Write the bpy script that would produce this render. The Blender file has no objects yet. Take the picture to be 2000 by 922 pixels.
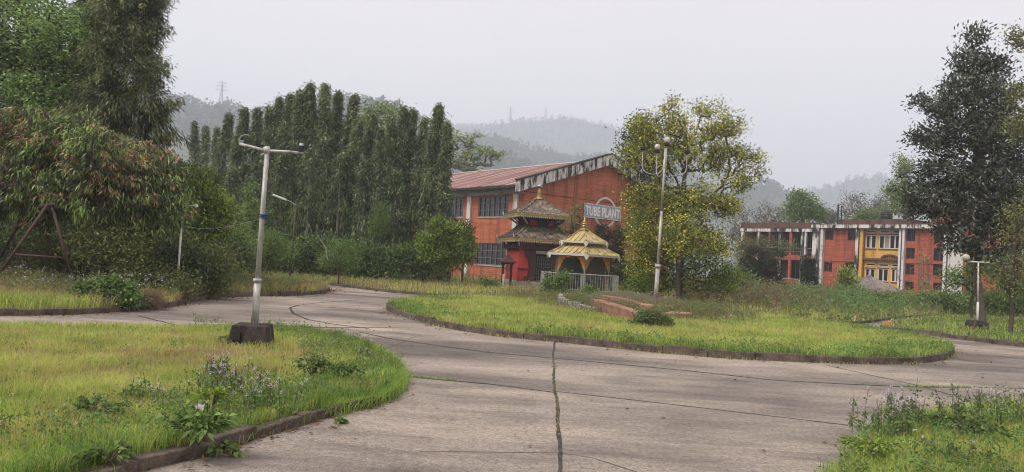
import bpy, math, numpy as np
from mathutils import Vector, Matrix
R = math.radians
sc = bpy.context.scene
# ------------------------------------------------------------------ camera
F = 1500.0; CH = 1.55                       # focal length in pixels of a 2000 px wide frame, eye height
ROLL = math.atan(.06); PIT = math.atan(51*math.cos(ROLL)/F)
_f = np.array([0, math.cos(PIT), math.sin(PIT)]); _u0 = np.array([0, -math.sin(PIT), math.cos(PIT)]); _r0 = np.array([1., 0, 0])
_r = _r0*math.cos(ROLL)+_u0*math.sin(ROLL); _u = -_r0*math.sin(ROLL)+_u0*math.cos(ROLL)
CAM = np.array([0, 0, CH])
cam = bpy.data.cameras.new('camera'); camo = bpy.data.objects.new('camera', cam); sc.collection.objects.link(camo)
cam.sensor_width = 36; cam.lens = 36*F/2000; cam.clip_start = .1; cam.clip_end = 9000
camo.matrix_world = Matrix(((_r[0], _u[0], -_f[0], 0), (_r[1], _u[1], -_f[1], 0), (_r[2], _u[2], -_f[2], CH), (0, 0, 0, 1)))
sc.camera = camo
# ------------------------------------------------------------------ world, sun, exposure
SUN_EL, SUN_AZ = R(52), math.atan2(-.75, -.55)
w = bpy.data.worlds.new('World'); sc.world = w; w.use_nodes = True
nt = w.node_tree; bg = nt.nodes['Background']
sky = nt.nodes.new('ShaderNodeTexSky'); sky.sky_type = 'NISHITA'; sky.sun_disc = False
sky.sun_elevation = SUN_EL; sky.sun_rotation = SUN_AZ; sky.air_density = 1.0; sky.dust_density = 6.0; sky.ozone_density = 1.0
mx = nt.nodes.new('ShaderNodeMix'); mx.data_type = 'RGBA'; mx.inputs[0].default_value = .88
nt.links.new(sky.outputs[0], mx.inputs[6]); tcw = nt.nodes.new('ShaderNodeTexCoord'); mpw = nt.nodes.new('ShaderNodeMapping'); mpw.inputs['Scale'].default_value = (1, 1, 3.5); nzw = nt.nodes.new('ShaderNodeTexNoise')
nzw.inputs['Scale'].default_value = 1.6; nzw.inputs['Detail'].default_value = 4; crw = nt.nodes.new('ShaderNodeValToRGB'); crw.color_ramp.elements[0].position = .3; crw.color_ramp.elements[1].position = .7
crw.color_ramp.elements[0].color = (.90, .90, .935, 1); crw.color_ramp.elements[1].color = (1, 1, 1, 1)
clm = nt.nodes.new('ShaderNodeMix'); clm.data_type = 'RGBA'; clm.blend_type = 'MULTIPLY'; clm.inputs[0].default_value = 1; clm.inputs[6].default_value = (8.6, 7.75, 7.5, 1)
nt.links.new(tcw.outputs['Generated'], mpw.inputs[0]); nt.links.new(mpw.outputs[0], nzw.inputs['Vector']); nt.links.new(nzw.outputs['Fac'], crw.inputs[0]); nt.links.new(crw.outputs[0], clm.inputs[7]); nt.links.new(clm.outputs[2], mx.inputs[7])   # cloud cover over the sky
nt.links.new(mx.outputs[2], bg.inputs[0]); bg.inputs[1].default_value = .118
sun = bpy.data.lights.new('sun', 'SUN'); sun.energy = 3.1; sun.angle = R(22); sun.color = (1, .95, .88)
so = bpy.data.objects.new('sun', sun); sc.collection.objects.link(so)
sd = Vector((math.sin(SUN_AZ)*math.cos(SUN_EL), math.cos(SUN_AZ)*math.cos(SUN_EL), math.sin(SUN_EL)))
so.rotation_euler = sd.to_track_quat('Z', 'Y').to_euler()
sc.view_settings.view_transform = 'Standard'; sc.view_settings.look = 'None'; sc.view_settings.exposure = 0.26; sc.view_settings.gamma = 1
sc.view_settings.use_curve_mapping = False
sc.render.engine = 'CYCLES'
cy = sc.cycles; cy.max_bounces = 6; cy.diffuse_bounces = 3; cy.glossy_bounces = 2; cy.transmission_bounces = 4; cy.volume_bounces = 3; cy.transparent_max_bounces = 8
cy.use_denoising = True; cy.filter_width = 1.0

# ------------------------------------------------------------------ placing helpers
def ray(x, y): return F*_f+(x-1000)*_r-(y-461)*_u
def G(x, y, z=0.0):
    d = ray(x, y); return CAM+d*((z-CH)/d[2])
def P(x, y, Y):
    d = ray(x, y); return CAM+d*(Y/d[1])
def nrm(a): return a/np.maximum(np.linalg.norm(a, axis=-1, keepdims=True), 1e-9)
def wob(x, y, s=1.0, seed=0):
    "smooth noise about 0..1"
    r = np.random.default_rng(seed); v = 0
    for k in range(7):
        a = r.uniform(0, 6.28); fr = s*(1.0+.75*k); v = v+np.sin((x*math.cos(a)+y*math.sin(a))*fr+r.uniform(0, 6.28)+1.3*np.sin((x*math.sin(a)-y*math.cos(a))*fr*.6))/(1+.35*k)
    return np.clip(.5+v*.16, 0, 1)
# ------------------------------------------------------------------ materials
MATS = {}
class N:
    def __init__(s, name):
        s.m = bpy.data.materials.new(name); s.m.use_nodes = True; s.t = s.m.node_tree; s.b = s.t.nodes['Principled BSDF']
        s.b.inputs['Specular IOR Level'].default_value = .3; s.b.inputs['Roughness'].default_value = .8; MATS[name] = s.m
    def n(s, t, **k):
        a = s.t.nodes.new(t)
        for q, v in k.items(): setattr(a, q, v)
        return a
    def l(s, a, b): s.t.links.new(a, b)
    def pos(s, scale=(1, 1, 1), world=False):
        tc = s.n('ShaderNodeNewGeometry').outputs['Position'] if world else s.n('ShaderNodeTexCoord').outputs['Object']
        mp = s.n('ShaderNodeMapping'); mp.inputs['Scale'].default_value = scale; s.l(tc, mp.inputs[0]); return mp.outputs[0]
    def noise(s, vec, scale, detail=5, rough=.6, dist=0.0):
        a = s.n('ShaderNodeTexNoise'); a.inputs['Scale'].default_value = scale; a.inputs['Detail'].default_value = detail
        a.inputs['Roughness'].default_value = rough; a.inputs['Distortion'].default_value = dist; s.l(vec, a.inputs['Vector']); return a.outputs['Fac']
    def ramp(s, fac, stops):
        a = s.n('ShaderNodeValToRGB'); e = a.color_ramp.elements
        while len(e) < len(stops): e.new(.5)
        for i, (p, c) in enumerate(stops):
            e[i].position = p; e[i].color = (c, c, c, 1) if isinstance(c, (int, float)) else (*c, 1)
        s.l(fac, a.inputs[0]); return a.outputs[0]
    def mix(s, fac, a, b, mode='MIX'):
        q = s.n('ShaderNodeMix'); q.data_type = 'RGBA'; q.blend_type = mode
        for i, v in ((0, fac), (6, a), (7, b)):
            if hasattr(v, 'links'): s.l(v, q.inputs[i])
            elif isinstance(v, (int, float)): q.inputs[i].default_value = v if i == 0 else (v, v, v, 1)
            else: q.inputs[i].default_value = (*v, 1)
        return q.outputs[2]
    def col(s, c):
        if hasattr(c, 'links'): s.l(c, s.b.inputs['Base Color'])
        else: s.b.inputs['Base Color'].default_value = (*c, 1)
        return s
    def bump(s, h, st=.3, d=.02):
        a = s.n('ShaderNodeBump'); a.inputs['Strength'].default_value = st; a.inputs['Distance'].default_value = d
        s.l(h, a.inputs['Height']); s.l(a.outputs[0], s.b.inputs['Normal']); return s
    def rough(s, v): s.b.inputs['Roughness'].default_value = v; return s
    def metal(s, v): s.b.inputs['Metallic'].default_value = v; return s

def plain(name, c, rough=.7, var=.25, scale=6, metal=0, bump=.15):
    m = N(name); p = m.pos(); nz = m.noise(p, scale, 6, .65)
    m.col(m.ramp(nz, [(.25, tuple(x*(1-var) for x in c)), (.75, tuple(min(1, x*(1+var)) for x in c))])).rough(rough).metal(metal)
    if bump: m.bump(m.noise(p, scale*5, 4), bump, .01)
    return m.m
def stained(name, c, dark=(.05, .045, .04), lo=.42, hi=.6, sc_=(3, 3, .35), scale=1.0, rough=.85, fine=None):
    "painted surface with run-down black streaks"
    m = N(name); p = m.pos(sc_); a = m.noise(p, scale*1.0, 8, .72, .3); q = m.pos((1, 1, 1)); b = m.noise(q, 9, 5)
    base = m.ramp(b, [(.3, tuple(x*.82 for x in c)), (.7, tuple(min(1, x*1.1) for x in c))])
    k = m.ramp(a, [(lo, 0.0), (hi, 1.0)])
    m.col(m.mix(k, base, dark)).rough(rough); m.bump(m.noise(q, 25, 4), .25, .01)
    return m.m
def foliage(name, stops, rough=.55, tr=.28, spec=.25):
    tr = tr+.1
    m = N(name); at = m.n('ShaderNodeAttribute'); at.attribute_name = 'tint'
    c = m.ramp(at.outputs['Fac'], stops); nz = m.noise(m.pos(world=True), 1.1, 3, .6)
    c = m.mix(1.0, c, m.ramp(nz, [(.3, .88), (.7, 1.55)]), 'MULTIPLY')
    m.col(c).rough(rough); m.b.inputs['Specular IOR Level'].default_value = spec
    t = m.n('ShaderNodeBsdfTranslucent'); m.l(c, t.inputs[0]); ms = m.n('ShaderNodeMixShader'); ms.inputs[0].default_value = tr
    o = m.t.nodes['Material Output']; m.l(m.b.outputs[0], ms.inputs[1]); m.l(t.outputs[0], ms.inputs[2]); m.l(ms.outputs[0], o.inputs[0])
    return m.m

# concrete road
m = N('road_concrete'); p = m.pos(world=True)
big = m.noise(m.pos((.16, .42, 1), True), 1.0, 5, .6, .4); mid = m.noise(m.pos((.8, 1.9, 1), True), 1.0, 6, .65, .3); fine = m.noise(p, 55, 6, .75); spk = m.noise(p, 160, 2, .6)
c = m.ramp(big, [(.36, (.13, .11, .095)), (.46, (.215, .182, .155)), (.56, (.30, .252, .208)), (.68, (.365, .305, .245))])
c = m.mix(.75, c, m.ramp(mid, [(.32, .55), (.5, .95), (.7, 1.16)]), 'MULTIPLY')
g1 = m.noise(p, 16, 8, .82, .2); c = m.mix(1, c, m.ramp(g1, [(.36, .55), (.5, 1.0), (.66, 1.35)]), 'MULTIPLY')
c = m.mix(1, c, m.ramp(fine, [(.34, .5), (.5, 1.0), (.68, 1.55)]), 'MULTIPLY')
st_ = m.noise(m.pos((.10, .55, 1), True), 2.2, 7, .7, .6); c = m.mix(m.ramp(st_, [(.52, 0.0), (.66, .55)]), c, (.10, .082, .08))
vo = m.n('ShaderNodeTexVoronoi'); vo.feature = 'DISTANCE_TO_EDGE'; vo.inputs['Scale'].default_value = .55; dm = m.n('ShaderNodeVectorMath'); dm.operation = 'ADD'; nv = m.n('ShaderNodeTexNoise'); nv.inputs['Scale'].default_value = 1.6; nv.inputs['Detail'].default_value = 6; m.l(p, nv.inputs['Vector']); m.l(p, dm.inputs[0]); m.l(nv.outputs['Color'], dm.inputs[1]); m.l(dm.outputs[0], vo.inputs['Vector'])
ck = m.ramp(vo.outputs['Distance'], [(.0, 1.0), (.0055, 0.0)]); mk = m.ramp(m.noise(m.pos((.25, .25, 1), True), 1.3, 3), [(.54, 0.0), (.60, .75)]); ck2 = m.mix(1, ck, mk, 'MULTIPLY'); c = m.mix(ck2, c, (.05, .042, .038))
c = m.mix(m.ramp(spk, [(.66, 0.0), (.74, .55)]), c, (.45, .42, .39))
m.col(c).rough(.9).bump(m.noise(p, 40, 8, .8), .55, .012)
m = N('kerb_stone'); p = m.pos(world=True)
m.col(m.mix(1, m.ramp(m.noise(p, 3.5, 6, .7), [(.35, (.045, .034, .027)), (.62, (.16, .125, .10))]), m.ramp(m.noise(p, 40, 5, .7), [(.3, .6), (.7, 1.3)]), 'MULTIPLY')).rough(.92).bump(m.noise(p, 18, 7, .7), .8, .03)
m = N('lawn_soil'); p = m.pos(world=True)
m.col(m.mix(m.ramp(m.noise(p, 1.3, 6), [(.42, 0.0), (.6, 1.0)]), (.085, .10, .022), (.12, .095, .045))).bump(m.noise(p, 14, 6), .8, .04)
m = N('ground_soil'); p = m.pos(world=True)
m.col(m.mix(m.ramp(m.noise(p, .5, 6), [(.4, 0.0), (.6, 1.0)]), (.05, .065, .02), (.10, .075, .045))).bump(m.noise(p, 5, 6), .8, .06)
m = N('joint_tar'); p = m.pos(world=True)
m.col(m.ramp(m.noise(p, 9, 5), [(.4, (.022, .02, .018)), (.68, (.085, .072, .055))])).bump(m.noise(p, 40, 4), .6, .01)
m = N('hill_forest_floor'); p = m.pos(world=True)
m.col(m.ramp(m.noise(p, .02, 8, .7), [(.35, (.025, .04, .018)), (.65, (.07, .085, .04))])).bump(m.noise(p, .08, 6), .8, 6)
# buildings
def brick(name, c1, c2, stain=.5):
    m = N(name); p = m.pos(); b = m.n('ShaderNodeTexBrick')
    mp = m.n('ShaderNodeMapping'); tc = m.n('ShaderNodeTexCoord'); sx = m.n('ShaderNodeSeparateXYZ'); m.l(tc.outputs['Object'], sx.inputs[0])
    ad = m.n('ShaderNodeMath'); ad.operation = 'ADD'; m.l(sx.outputs[0], ad.inputs[0]); m.l(sx.outputs[1], ad.inputs[1])
    cb = m.n('ShaderNodeCombineXYZ'); m.l(ad.outputs[0], cb.inputs[0]); m.l(sx.outputs[2], cb.inputs[1]); m.l(cb.outputs[0], b.inputs['Vector'])
    b.inputs['Scale'].default_value = 1; b.inputs['Brick Width'].default_value = .5; b.inputs['Row Height'].default_value = .16; b.inputs['Mortar Size'].default_value = .012
    b.inputs['Color1'].default_value = (*c1, 1); b.inputs['Color2'].default_value = (*c2, 1); b.inputs['Mortar'].default_value = (*(x*.55 for x in c1), 1)
    rows = m.noise(m.pos((.25, .25, 5)), 1.2, 5, .7); c = m.mix(1, b.outputs[0], m.ramp(rows, [(.3, .7), (.7, 1.2)]), 'MULTIPLY')
    st = m.noise(m.pos((1.6, 1.6, .16)), 1.0, 8, .7, .4); c = m.mix(m.ramp(st, [(.5, 0.0), (.72, stain)]), c, (.06, .035, .028))
    m.col(c).rough(.85).bump(b.outputs['Fac'], -.3, .01); return m.m
brick('red_brick', (.49, .155, .075), (.41, .12, .06), .95)
brick('red_wall', (.42, .11, .065), (.35, .09, .055), .95)
stained('white_stained', (.62, .60, .56), (.03, .028, .026), .46, .56, (2.2, 2.2, .5))
stained('white_column', (.58, .56, .53), (.10, .09, .085), .52, .66, (3, 3, .5))
stained('white_post', (.60, .58, .55), (.05, .045, .04), .56, .66, (2, 2, .8))
stained('grey_beam', (.40, .39, .37), (.10, .09, .085), .5, .7, (.6, .6, 3))
stained('yellow_wall', (.62, .36, .075), (.16, .11, .07), .54, .70, (1.5, 1.5, .5))
stained('brown_parapet', (.13, .065, .05), (.03, .025, .022), .48, .66, (1.2, 1.2, .8))
stained('black_coping', (.05, .045, .042), (.02, .018, .018), .4, .6, (1, 1, 1))
plain('shade_black', (.012, .012, .013), .6, .3, 3, bump=0)  # near-black colour that paints the shade inside the buildings
m = N('window_glass'); m.col((.02, .022, .025)).rough(.15); m.b.inputs['Specular IOR Level'].default_value = .6
m.bump(m.noise(m.pos(), 1.5, 2), .1, .02)
plain('window_bar', (.16, .16, .155), .6, .3, 10)
plain('white_frame', (.55, .54, .51), .6, .15, 10)
plain('brown_frame', (.16, .06, .04), .7, .3, 10)
plain('curtain', (.32, .26, .2), .9, .4, 9)
m = N('tin_roof')                         # rusty corrugated sheets, pale streaks running down the slope (local x)
st = m.noise(m.pos((.12, 1.6, .12)), 1.0, 6, .7, .2); wv = m.noise(m.pos((.5, 7, .5)), 1.0, 3, .6)
c = m.ramp(st, [(.36, (.12, .045, .035)), (.5, (.225, .105, .082)), (.56, (.30, .155, .13)), (.63, (.50, .42, .40))])
c = m.mix(1, c, m.ramp(wv, [(.35, .65), (.65, 1.25)]), 'MULTIPLY'); m.col(c).rough(.6)
wt = m.n('ShaderNodeTexWave'); wt.bands_direction = 'Y'; wt.inputs['Scale'].default_value = 2.2; m.l(m.pos(), wt.inputs[0]); m.bump(wt.outputs['Fac'], .8, .03)
m = N('temple_roof')
a = m.noise(m.pos((2.2, 2.2, 2.2)), 1.6, 8, .75, .5)
c = m.ramp(a, [(.38, (.032, .026, .022)), (.48, (.12, .098, .08)), (.56, (.19, .145, .085)), (.64, (.34, .31, .28))])
m.col(c).rough(.85).bump(m.noise(m.pos(), 14, 5), .5, .02)
m = N('pavilion_roof')
a = m.noise(m.pos((1.5, 1.5, 1.5)), 2.2, 7, .75, .4)
m.col(m.ramp(a, [(.34, (.17, .125, .055)), (.5, (.40, .31, .13)), (.66, (.52, .43, .24))])).rough(.55).bump(m.noise(m.pos(), 20, 4), .2, .01)
plain('gold_trim', (.30, .22, .085), .5, .5, 8)
plain('pale_fringe', (.55, .49, .32), .7, .35, 12)
plain('brass_gold', (.34, .25, .09), .38, .4, 10, metal=.6)
plain('dark_timber', (.035, .02, .018), .75, .5, 6, bump=.5)
plain('brown_timber', (.06, .026, .024), .75, .5, 6, bump=.5)
plain('crimson_wall', (.40, .045, .04), .8, .2, 3)
plain('pale_plinth', (.36, .30, .25), .9, .45, 4, bump=.5)
plain('white_strut', (.55, .53, .5), .7, .2, 6)
plain('black_iron', (.02, .02, .022), .5, .3, 10)
plain('orange_bracket', (.60, .28, .04), .7, .2, 5)
plain('rail_paint', (.27, .28, .24), .6, .35, 12)
plain('panel_green_grey', (.18, .19, .15), .4, .3, 2)
stained('red_mound', (.30, .15, .105), (.09, .075, .05), .46, .62, (1.5, 1.5, 1.5), 1.5)
stained('white_kerb_ring', (.40, .39, .36), (.06, .055, .05), .42, .58, (6, 6, 4), 1.2)
plain('pink_slab', (.34, .19, .14), .9, .3, 4, bump=.4)
m = N('lamp_pole_paint'); a = m.noise(m.pos((9, 9, 2)), 1, 6, .7)
m.col(m.ramp(a, [(.38, (.20, .185, .17)), (.55, (.44, .43, .41))])).rough(.55).metal(.2)
m = N('lamp_concrete'); a = m.noise(m.pos((3, 3, 1.4)), 2.2, 7, .7, .4)
m.col(m.ramp(a, [(.40, (.022, .018, .016)), (.6, (.065, .053, .046)), (.75, (.16, .14, .125))])).rough(.95).bump(m.noise(m.pos(), 22, 8, .7), .9, .03)
plain('rust_pipe', (.07, .043, .036), .8, .5, 14, bump=.4)
plain('black_plastic', (.015, .015, .016), .45, .3, 4, bump=0)
m = N('frosted_globe'); m.col(m.ramp(m.noise(m.pos(), 8, 5), [(.35, (.32, .28, .22)), (.65, (.6, .56, .48))])).rough(.35)
plain('blue_cloth', (.03, .06, .13), .9, .4, 30)
plain('galv_steel', (.32, .33, .34), .4, .2, 10, metal=.4)
plain('orange_ball', (.75, .12, .02), .5, .1, 8)
plain('bark', (.085, .065, .05), .9, .45, 9, bump=.8)
plain('grey_bark', (.17, .15, .135), .9, .35, 9, bump=.6)
plain('pale_bark', (.28, .26, .23), .9, .35, 9, bump=.6)
plain('dead_leaf', (.14, .075, .035), .9, .5, 3, bump=0)
plain('pylon_steel', (.20, .21, .23), .6, .2, 1, bump=0)
plain('hut_roof', (.22, .18, .165), .9, .6, 5, bump=.5)
plain('white_flower', (.50, .45, .56), .8, .15, 20, bump=0)
plain('pinkwhite_flower', (.8, .72, .74), .8, .1, 20, bump=0)
# foliage
foliage('leaf_ashoka', [(0, (.02, .028, .014)), (.4, (.065, .085, .035)), (.75, (.15, .175, .07)), (1, (.26, .26, .10))], .4, .2, .4)
foliage('leaf_ashoka_far', [(0, (.028, .04, .022)), (.45, (.115, .155, .065)), (1, (.29, .345, .155))], .45, .2, .35)
foliage('leaf_feathery', [(0, (.055, .095, .032)), (.5, (.15, .235, .075)), (1, (.31, .42, .15))])
foliage('leaf_mango', [(0, (.028, .038, .016)), (.35, (.075, .105, .036)), (.65, (.16, .235, .062)), (1, (.32, .46, .115))], .35, .25, .5)
foliage('leaf_mango_new', [(0, (.18, .08, .055)), (.5, (.38, .18, .13)), (.8, (.46, .27, .18)), (1, (.48, .32, .10))], .4, .3, .4)
foliage('leaf_bright', [(0, (.06, .095, .018)), (.5, (.16, .23, .035)), (1, (.32, .40, .07))])
foliage('leaf_green', [(0, (.035, .06, .02)), (.5, (.105, .165, .045)), (1, (.20, .29, .08))])
foliage('leaf_olive', [(0, (.06, .07, .03)), (.5, (.13, .15, .05)), (1, (.26, .28, .09))])
foliage('leaf_yellow_tree', [(0, (.075, .09, .022)), (.5, (.20, .23, .05)), (1, (.42, .44, .10))])
foliage('yellow_petal', [(0, (.75, .58, .04)), (1, (.95, .82, .10))], .6, .3)
foliage('leaf_dark', [(0, (.022, .028, .018)), (.5, (.055, .066, .045)), (.85, (.12, .135, .10)), (1, (.19, .205, .165))], .5, .12, .25)
foliage('leaf_conifer', [(0, (.014, .02, .01)), (.5, (.028, .038, .018)), (1, (.055, .065, .03))], .7, .1)
foliage('leaf_pale', [(0, (.10, .10, .085)), (.5, (.17, .17, .145)), (1, (.26, .25, .2))])
foliage('leaf_lime_pale', [(0, (.08, .12, .03)), (.5, (.16, .23, .06)), (1, (.28, .36, .10))])
foliage('leaf_hill', [(0, (.018, .03, .014)), (.5, (.035, .055, .024)), (1, (.06, .085, .035))], .8, .1)
foliage('grass_blade', [(0, (.29, .20, .12)), (.2, (.39, .32, .14)), (.42, (.45, .46, .12)), (.7, (.30, .42, .08)), (1, (.095, .19, .04))], .5, .35)
foliage('weed_leaf', [(0, (.19, .12, .08)), (.25, (.20, .17, .09)), (.5, (.13, .17, .06)), (1, (.10, .21, .05))], .55, .3)
foliage('dry_stem', [(0, (.10, .07, .045)), (1, (.22, .17, .10))], .8, .1)

# ------------------------------------------------------------------ object helpers
COL = sc.collection.objects
def props(o, label=None, cat=None, group=None, kind=None):
    for k, v in (('label', label), ('category', cat), ('group', group), ('kind', kind)):
        if v: o[k] = v
    return o
def thing(name, label, cat, loc=(0, 0, 0), rz=0, group=None):
    o = bpy.data.objects.new(name, None); COL.link(o); o.location = loc; o.rotation_euler = (0, 0, rz); o.empty_display_size = .3
    return props(o, label, cat, group)
def link(name, me, mats, parent=None):
    o = bpy.data.objects.new(name, me); COL.link(o)
    for q in (mats if isinstance(mats, (list, tuple)) else [mats]): me.materials.append(MATS[q])
    if parent: o.parent = parent
    return o
def copy_thing(o, **kw):
    c = o.copy(); COL.link(c)
    for ch in list(o.children):
        d = ch.copy(); COL.link(d); d.parent = c
        for g in list(ch.children):
            e = g.copy(); COL.link(e); e.parent = d
    return c
def npmesh(name, V, faces, mat, parent=None, tint=None, smooth=False, off=None):
    "faces: list of integer arrays (n,k)"
    V = np.asarray(V, np.float32).reshape(-1, 3)
    if off is not None: V = V-np.asarray(off, np.float32)
    me = bpy.data.meshes.new(name); faces = [np.asarray(f) for f in faces if len(f)]
    li = np.concatenate([f.ravel() for f in faces]).astype(np.int32)
    tot = np.concatenate([np.full(len(f), f.shape[1]) for f in faces]).astype(np.int32)
    st = np.concatenate([[0], np.cumsum(tot)[:-1]]).astype(np.int32)
    me.vertices.add(len(V)); me.vertices.foreach_set('co', V.ravel()); me.loops.add(len(li)); me.loops.foreach_set('vertex_index', li)
    me.polygons.add(len(tot)); me.polygons.foreach_set('loop_start', st); me.polygons.foreach_set('loop_total', tot)
    if smooth: me.polygons.foreach_set('use_smooth', np.ones(len(tot), bool))
    if tint is not None:
        a = me.attributes.new('tint', 'FLOAT', 'FACE'); a.data.foreach_set('value', np.asarray(tint, np.float32))
    me.update(calc_edges=True); me.validate()
    return link(name, me, mat, parent)

class MB:
    def __init__(s): s.v = []; s.f = []
    def add(s, vs, fs):
        b = len(s.v); s.v += [tuple(map(float, q)) for q in vs]; s.f += [tuple(b+i for i in f) for f in fs]; return s
    def box(s, x0, x1, y0, y1, z0, z1, M=None):
        vs = [(x, y, z) for z in (z0, z1) for x, y in ((x0, y0), (x1, y0), (x1, y1), (x0, y1))]
        if M is not None: vs = [M@Vector(q) for q in vs]
        return s.add(vs, [(3, 2, 1, 0), (4, 5, 6, 7), (0, 1, 5, 4), (1, 2, 6, 5), (2, 3, 7, 6), (3, 0, 4, 7)])
    def bar(s, a, b, wx, wy=None, up=(0, 0, 1)):
        "rectangular bar between two points"
        wy = wy or wx; a = np.array(a, float); b = np.array(b, float); d = nrm(b-a); up = np.array(up, float)
        if abs(d@up) > .98: up = np.array([0, 1., 0])
        x = nrm(np.cross(d, up)); y = np.cross(x, d); vs = []
        for p in (a, b):
            for i, j in ((-1, -1), (1, -1), (1, 1), (-1, 1)): vs.append(p+x*wx/2*i+y*wy/2*j)
        return s.add(vs, [(3, 2, 1, 0), (4, 5, 6, 7), (0, 1, 5, 4), (1, 2, 6, 5), (2, 3, 7, 6), (3, 0, 4, 7)])
    def tube(s, pts, r, n=8):
        pts = [np.array(p, float) for p in pts]; rs = r if isinstance(r, (list, tuple)) else [r]*len(pts); vs = []; fs = []; x = None
        for i, p in enumerate(pts):
            d = nrm((pts[min(i+1, len(pts)-1)]-pts[max(i-1, 0)]))
            if x is None: x = nrm(np.cross(d, [0, 0, 1.] if abs(d[2]) < .9 else [1., 0, 0]))
            x = nrm(x-d*(x@d)); y = np.cross(d, x)
            for k in range(n):
                t = 2*math.pi*k/n; vs.append(p+(x*math.cos(t)+y*math.sin(t))*rs[i])
        for i in range(len(pts)-1):
            for k in range(n): fs.append((i*n+k, i*n+(k+1) % n, (i+1)*n+(k+1) % n, (i+1)*n+k))
        fs += [tuple(range(n))[::-1], tuple((len(pts)-1)*n+k for k in range(n))]
        return s.add(vs, fs)
    def lathe(s, prof, n=16, c=(0, 0, 0), rot=0.0):
        vs = []; fs = []
        for r, z in prof:
            for k in range(n):
                t = 2*math.pi*k/n+rot; vs.append((c[0]+r*math.cos(t), c[1]+r*math.sin(t), c[2]+z))
        for i in range(len(prof)-1):
            for k in range(n): fs.append((i*n+k, i*n+(k+1) % n, (i+1)*n+(k+1) % n, (i+1)*n+k))
        fs += [tuple(range(n))[::-1], tuple((len(prof)-1)*n+k for k in range(n))]
        return s.add(vs, fs)
    def prism(s, poly, axis, a, b):
        "poly 2D extruded along axis ('x','y','z') from a to b"
        def mk(p, t): return (t, p[0], p[1]) if axis == 'x' else (p[0], t, p[1]) if axis == 'y' else (p[0], p[1], t)
        n = len(poly); vs = [mk(p, a) for p in poly]+[mk(p, b) for p in poly]
        return s.add(vs, [tuple(range(n))[::-1], tuple(range(n, 2*n))]+[(i, (i+1) % n, n+(i+1) % n, n+i) for i in range(n)])
    def wall(s, plane, t0, t1, u0, u1, z0, z1, holes):
        "wall in a plane ('x': spans y, 'y': spans x) with rectangular openings (u0,u1,z0,z1)"
        us = sorted({u0, u1, *[h[0] for h in holes], *[h[1] for h in holes]}); us = [u for u in us if u0 <= u <= u1]
        for a, b in zip(us[:-1], us[1:]):
            hs = sorted([(h[2], h[3]) for h in holes if h[0] < (a+b)/2 < h[1]]); z = z0
            for lo, hi in hs+[(z1, z1)]:
                if lo > z+1e-4:
                    s.box(*((t0, t1, a, b) if plane == 'x' else (a, b, t0, t1)), z, lo)
                z = max(z, hi)
        return s
    def build(s, name, mat, parent=None, smooth=False, bevel=0.0):
        me = bpy.data.meshes.new(name); me.from_pydata(s.v, [], s.f)
        import bmesh
        bm = bmesh.new(); bm.from_mesh(me); bmesh.ops.recalc_face_normals(bm, faces=bm.faces)
        if bevel:
            bmesh.ops.bevel(bm, geom=list(bm.edges), offset=bevel, segments=1, affect='EDGES', clamp_overlap=True)
        bm.to_mesh(me); bm.free()
        if smooth:
            for q in me.polygons: q.use_smooth = True
        return link(name, me, mat, parent)

# ------------------------------------------------------------------ leaves, trees
def leaf_quads(P0, D, S, L, W, droop=0.0):
    L = np.asarray(L).reshape(-1, 1); W = np.asarray(W).reshape(-1, 1); n = len(P0)
    V = np.empty((n, 4, 3)); V[:, 0] = P0; V[:, 1] = P0+D*L*.45+S*W*.5; V[:, 2] = P0+D*L; V[:, 3] = P0+D*L*.45-S*W*.5
    if droop: V[:, 2, 2] -= (L*droop)[:, 0]
    return V.reshape(-1, 3), np.arange(4*n).reshape(-1, 4)
def leaves_at(rng, C, per, spread, L, W, out=.5, down=.3, rnd=1.0, center=None, tint=.5, tj=.2, flat=.8, droop=0.0, horiz=0.0):
    "C cluster centres (n,3); returns V,F,T"
    n = len(C); k = n*per; Cc = np.repeat(C, per, 0)
    off = rng.normal(size=(k, 3))*spread*np.array([1, 1, flat])*.55
    P0 = Cc+off
    rv = nrm(rng.normal(size=(k, 3)))
    if center is not None: o = nrm(P0-np.asarray(center))
    else: o = nrm(off)
    D = rv*rnd+o*out+np.array([0, 0, -1.])*down
    if horiz: D[:, 2] *= (1-horiz)
    D = nrm(D); S = nrm(np.cross(D, nrm(rng.normal(size=(k, 3))+np.array([0, 0, 1.2]))))
    Ls = L*rng.uniform(.65, 1.25, k); Ws = W*rng.uniform(.7, 1.2, k)
    V, Fc = leaf_quads(P0, D, S, Ls, Ws, droop)
    T = np.repeat(np.broadcast_to(tint, (n,)), per)+rng.normal(size=k)*tj
    return V, Fc, np.clip(T, 0, 1)
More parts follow.
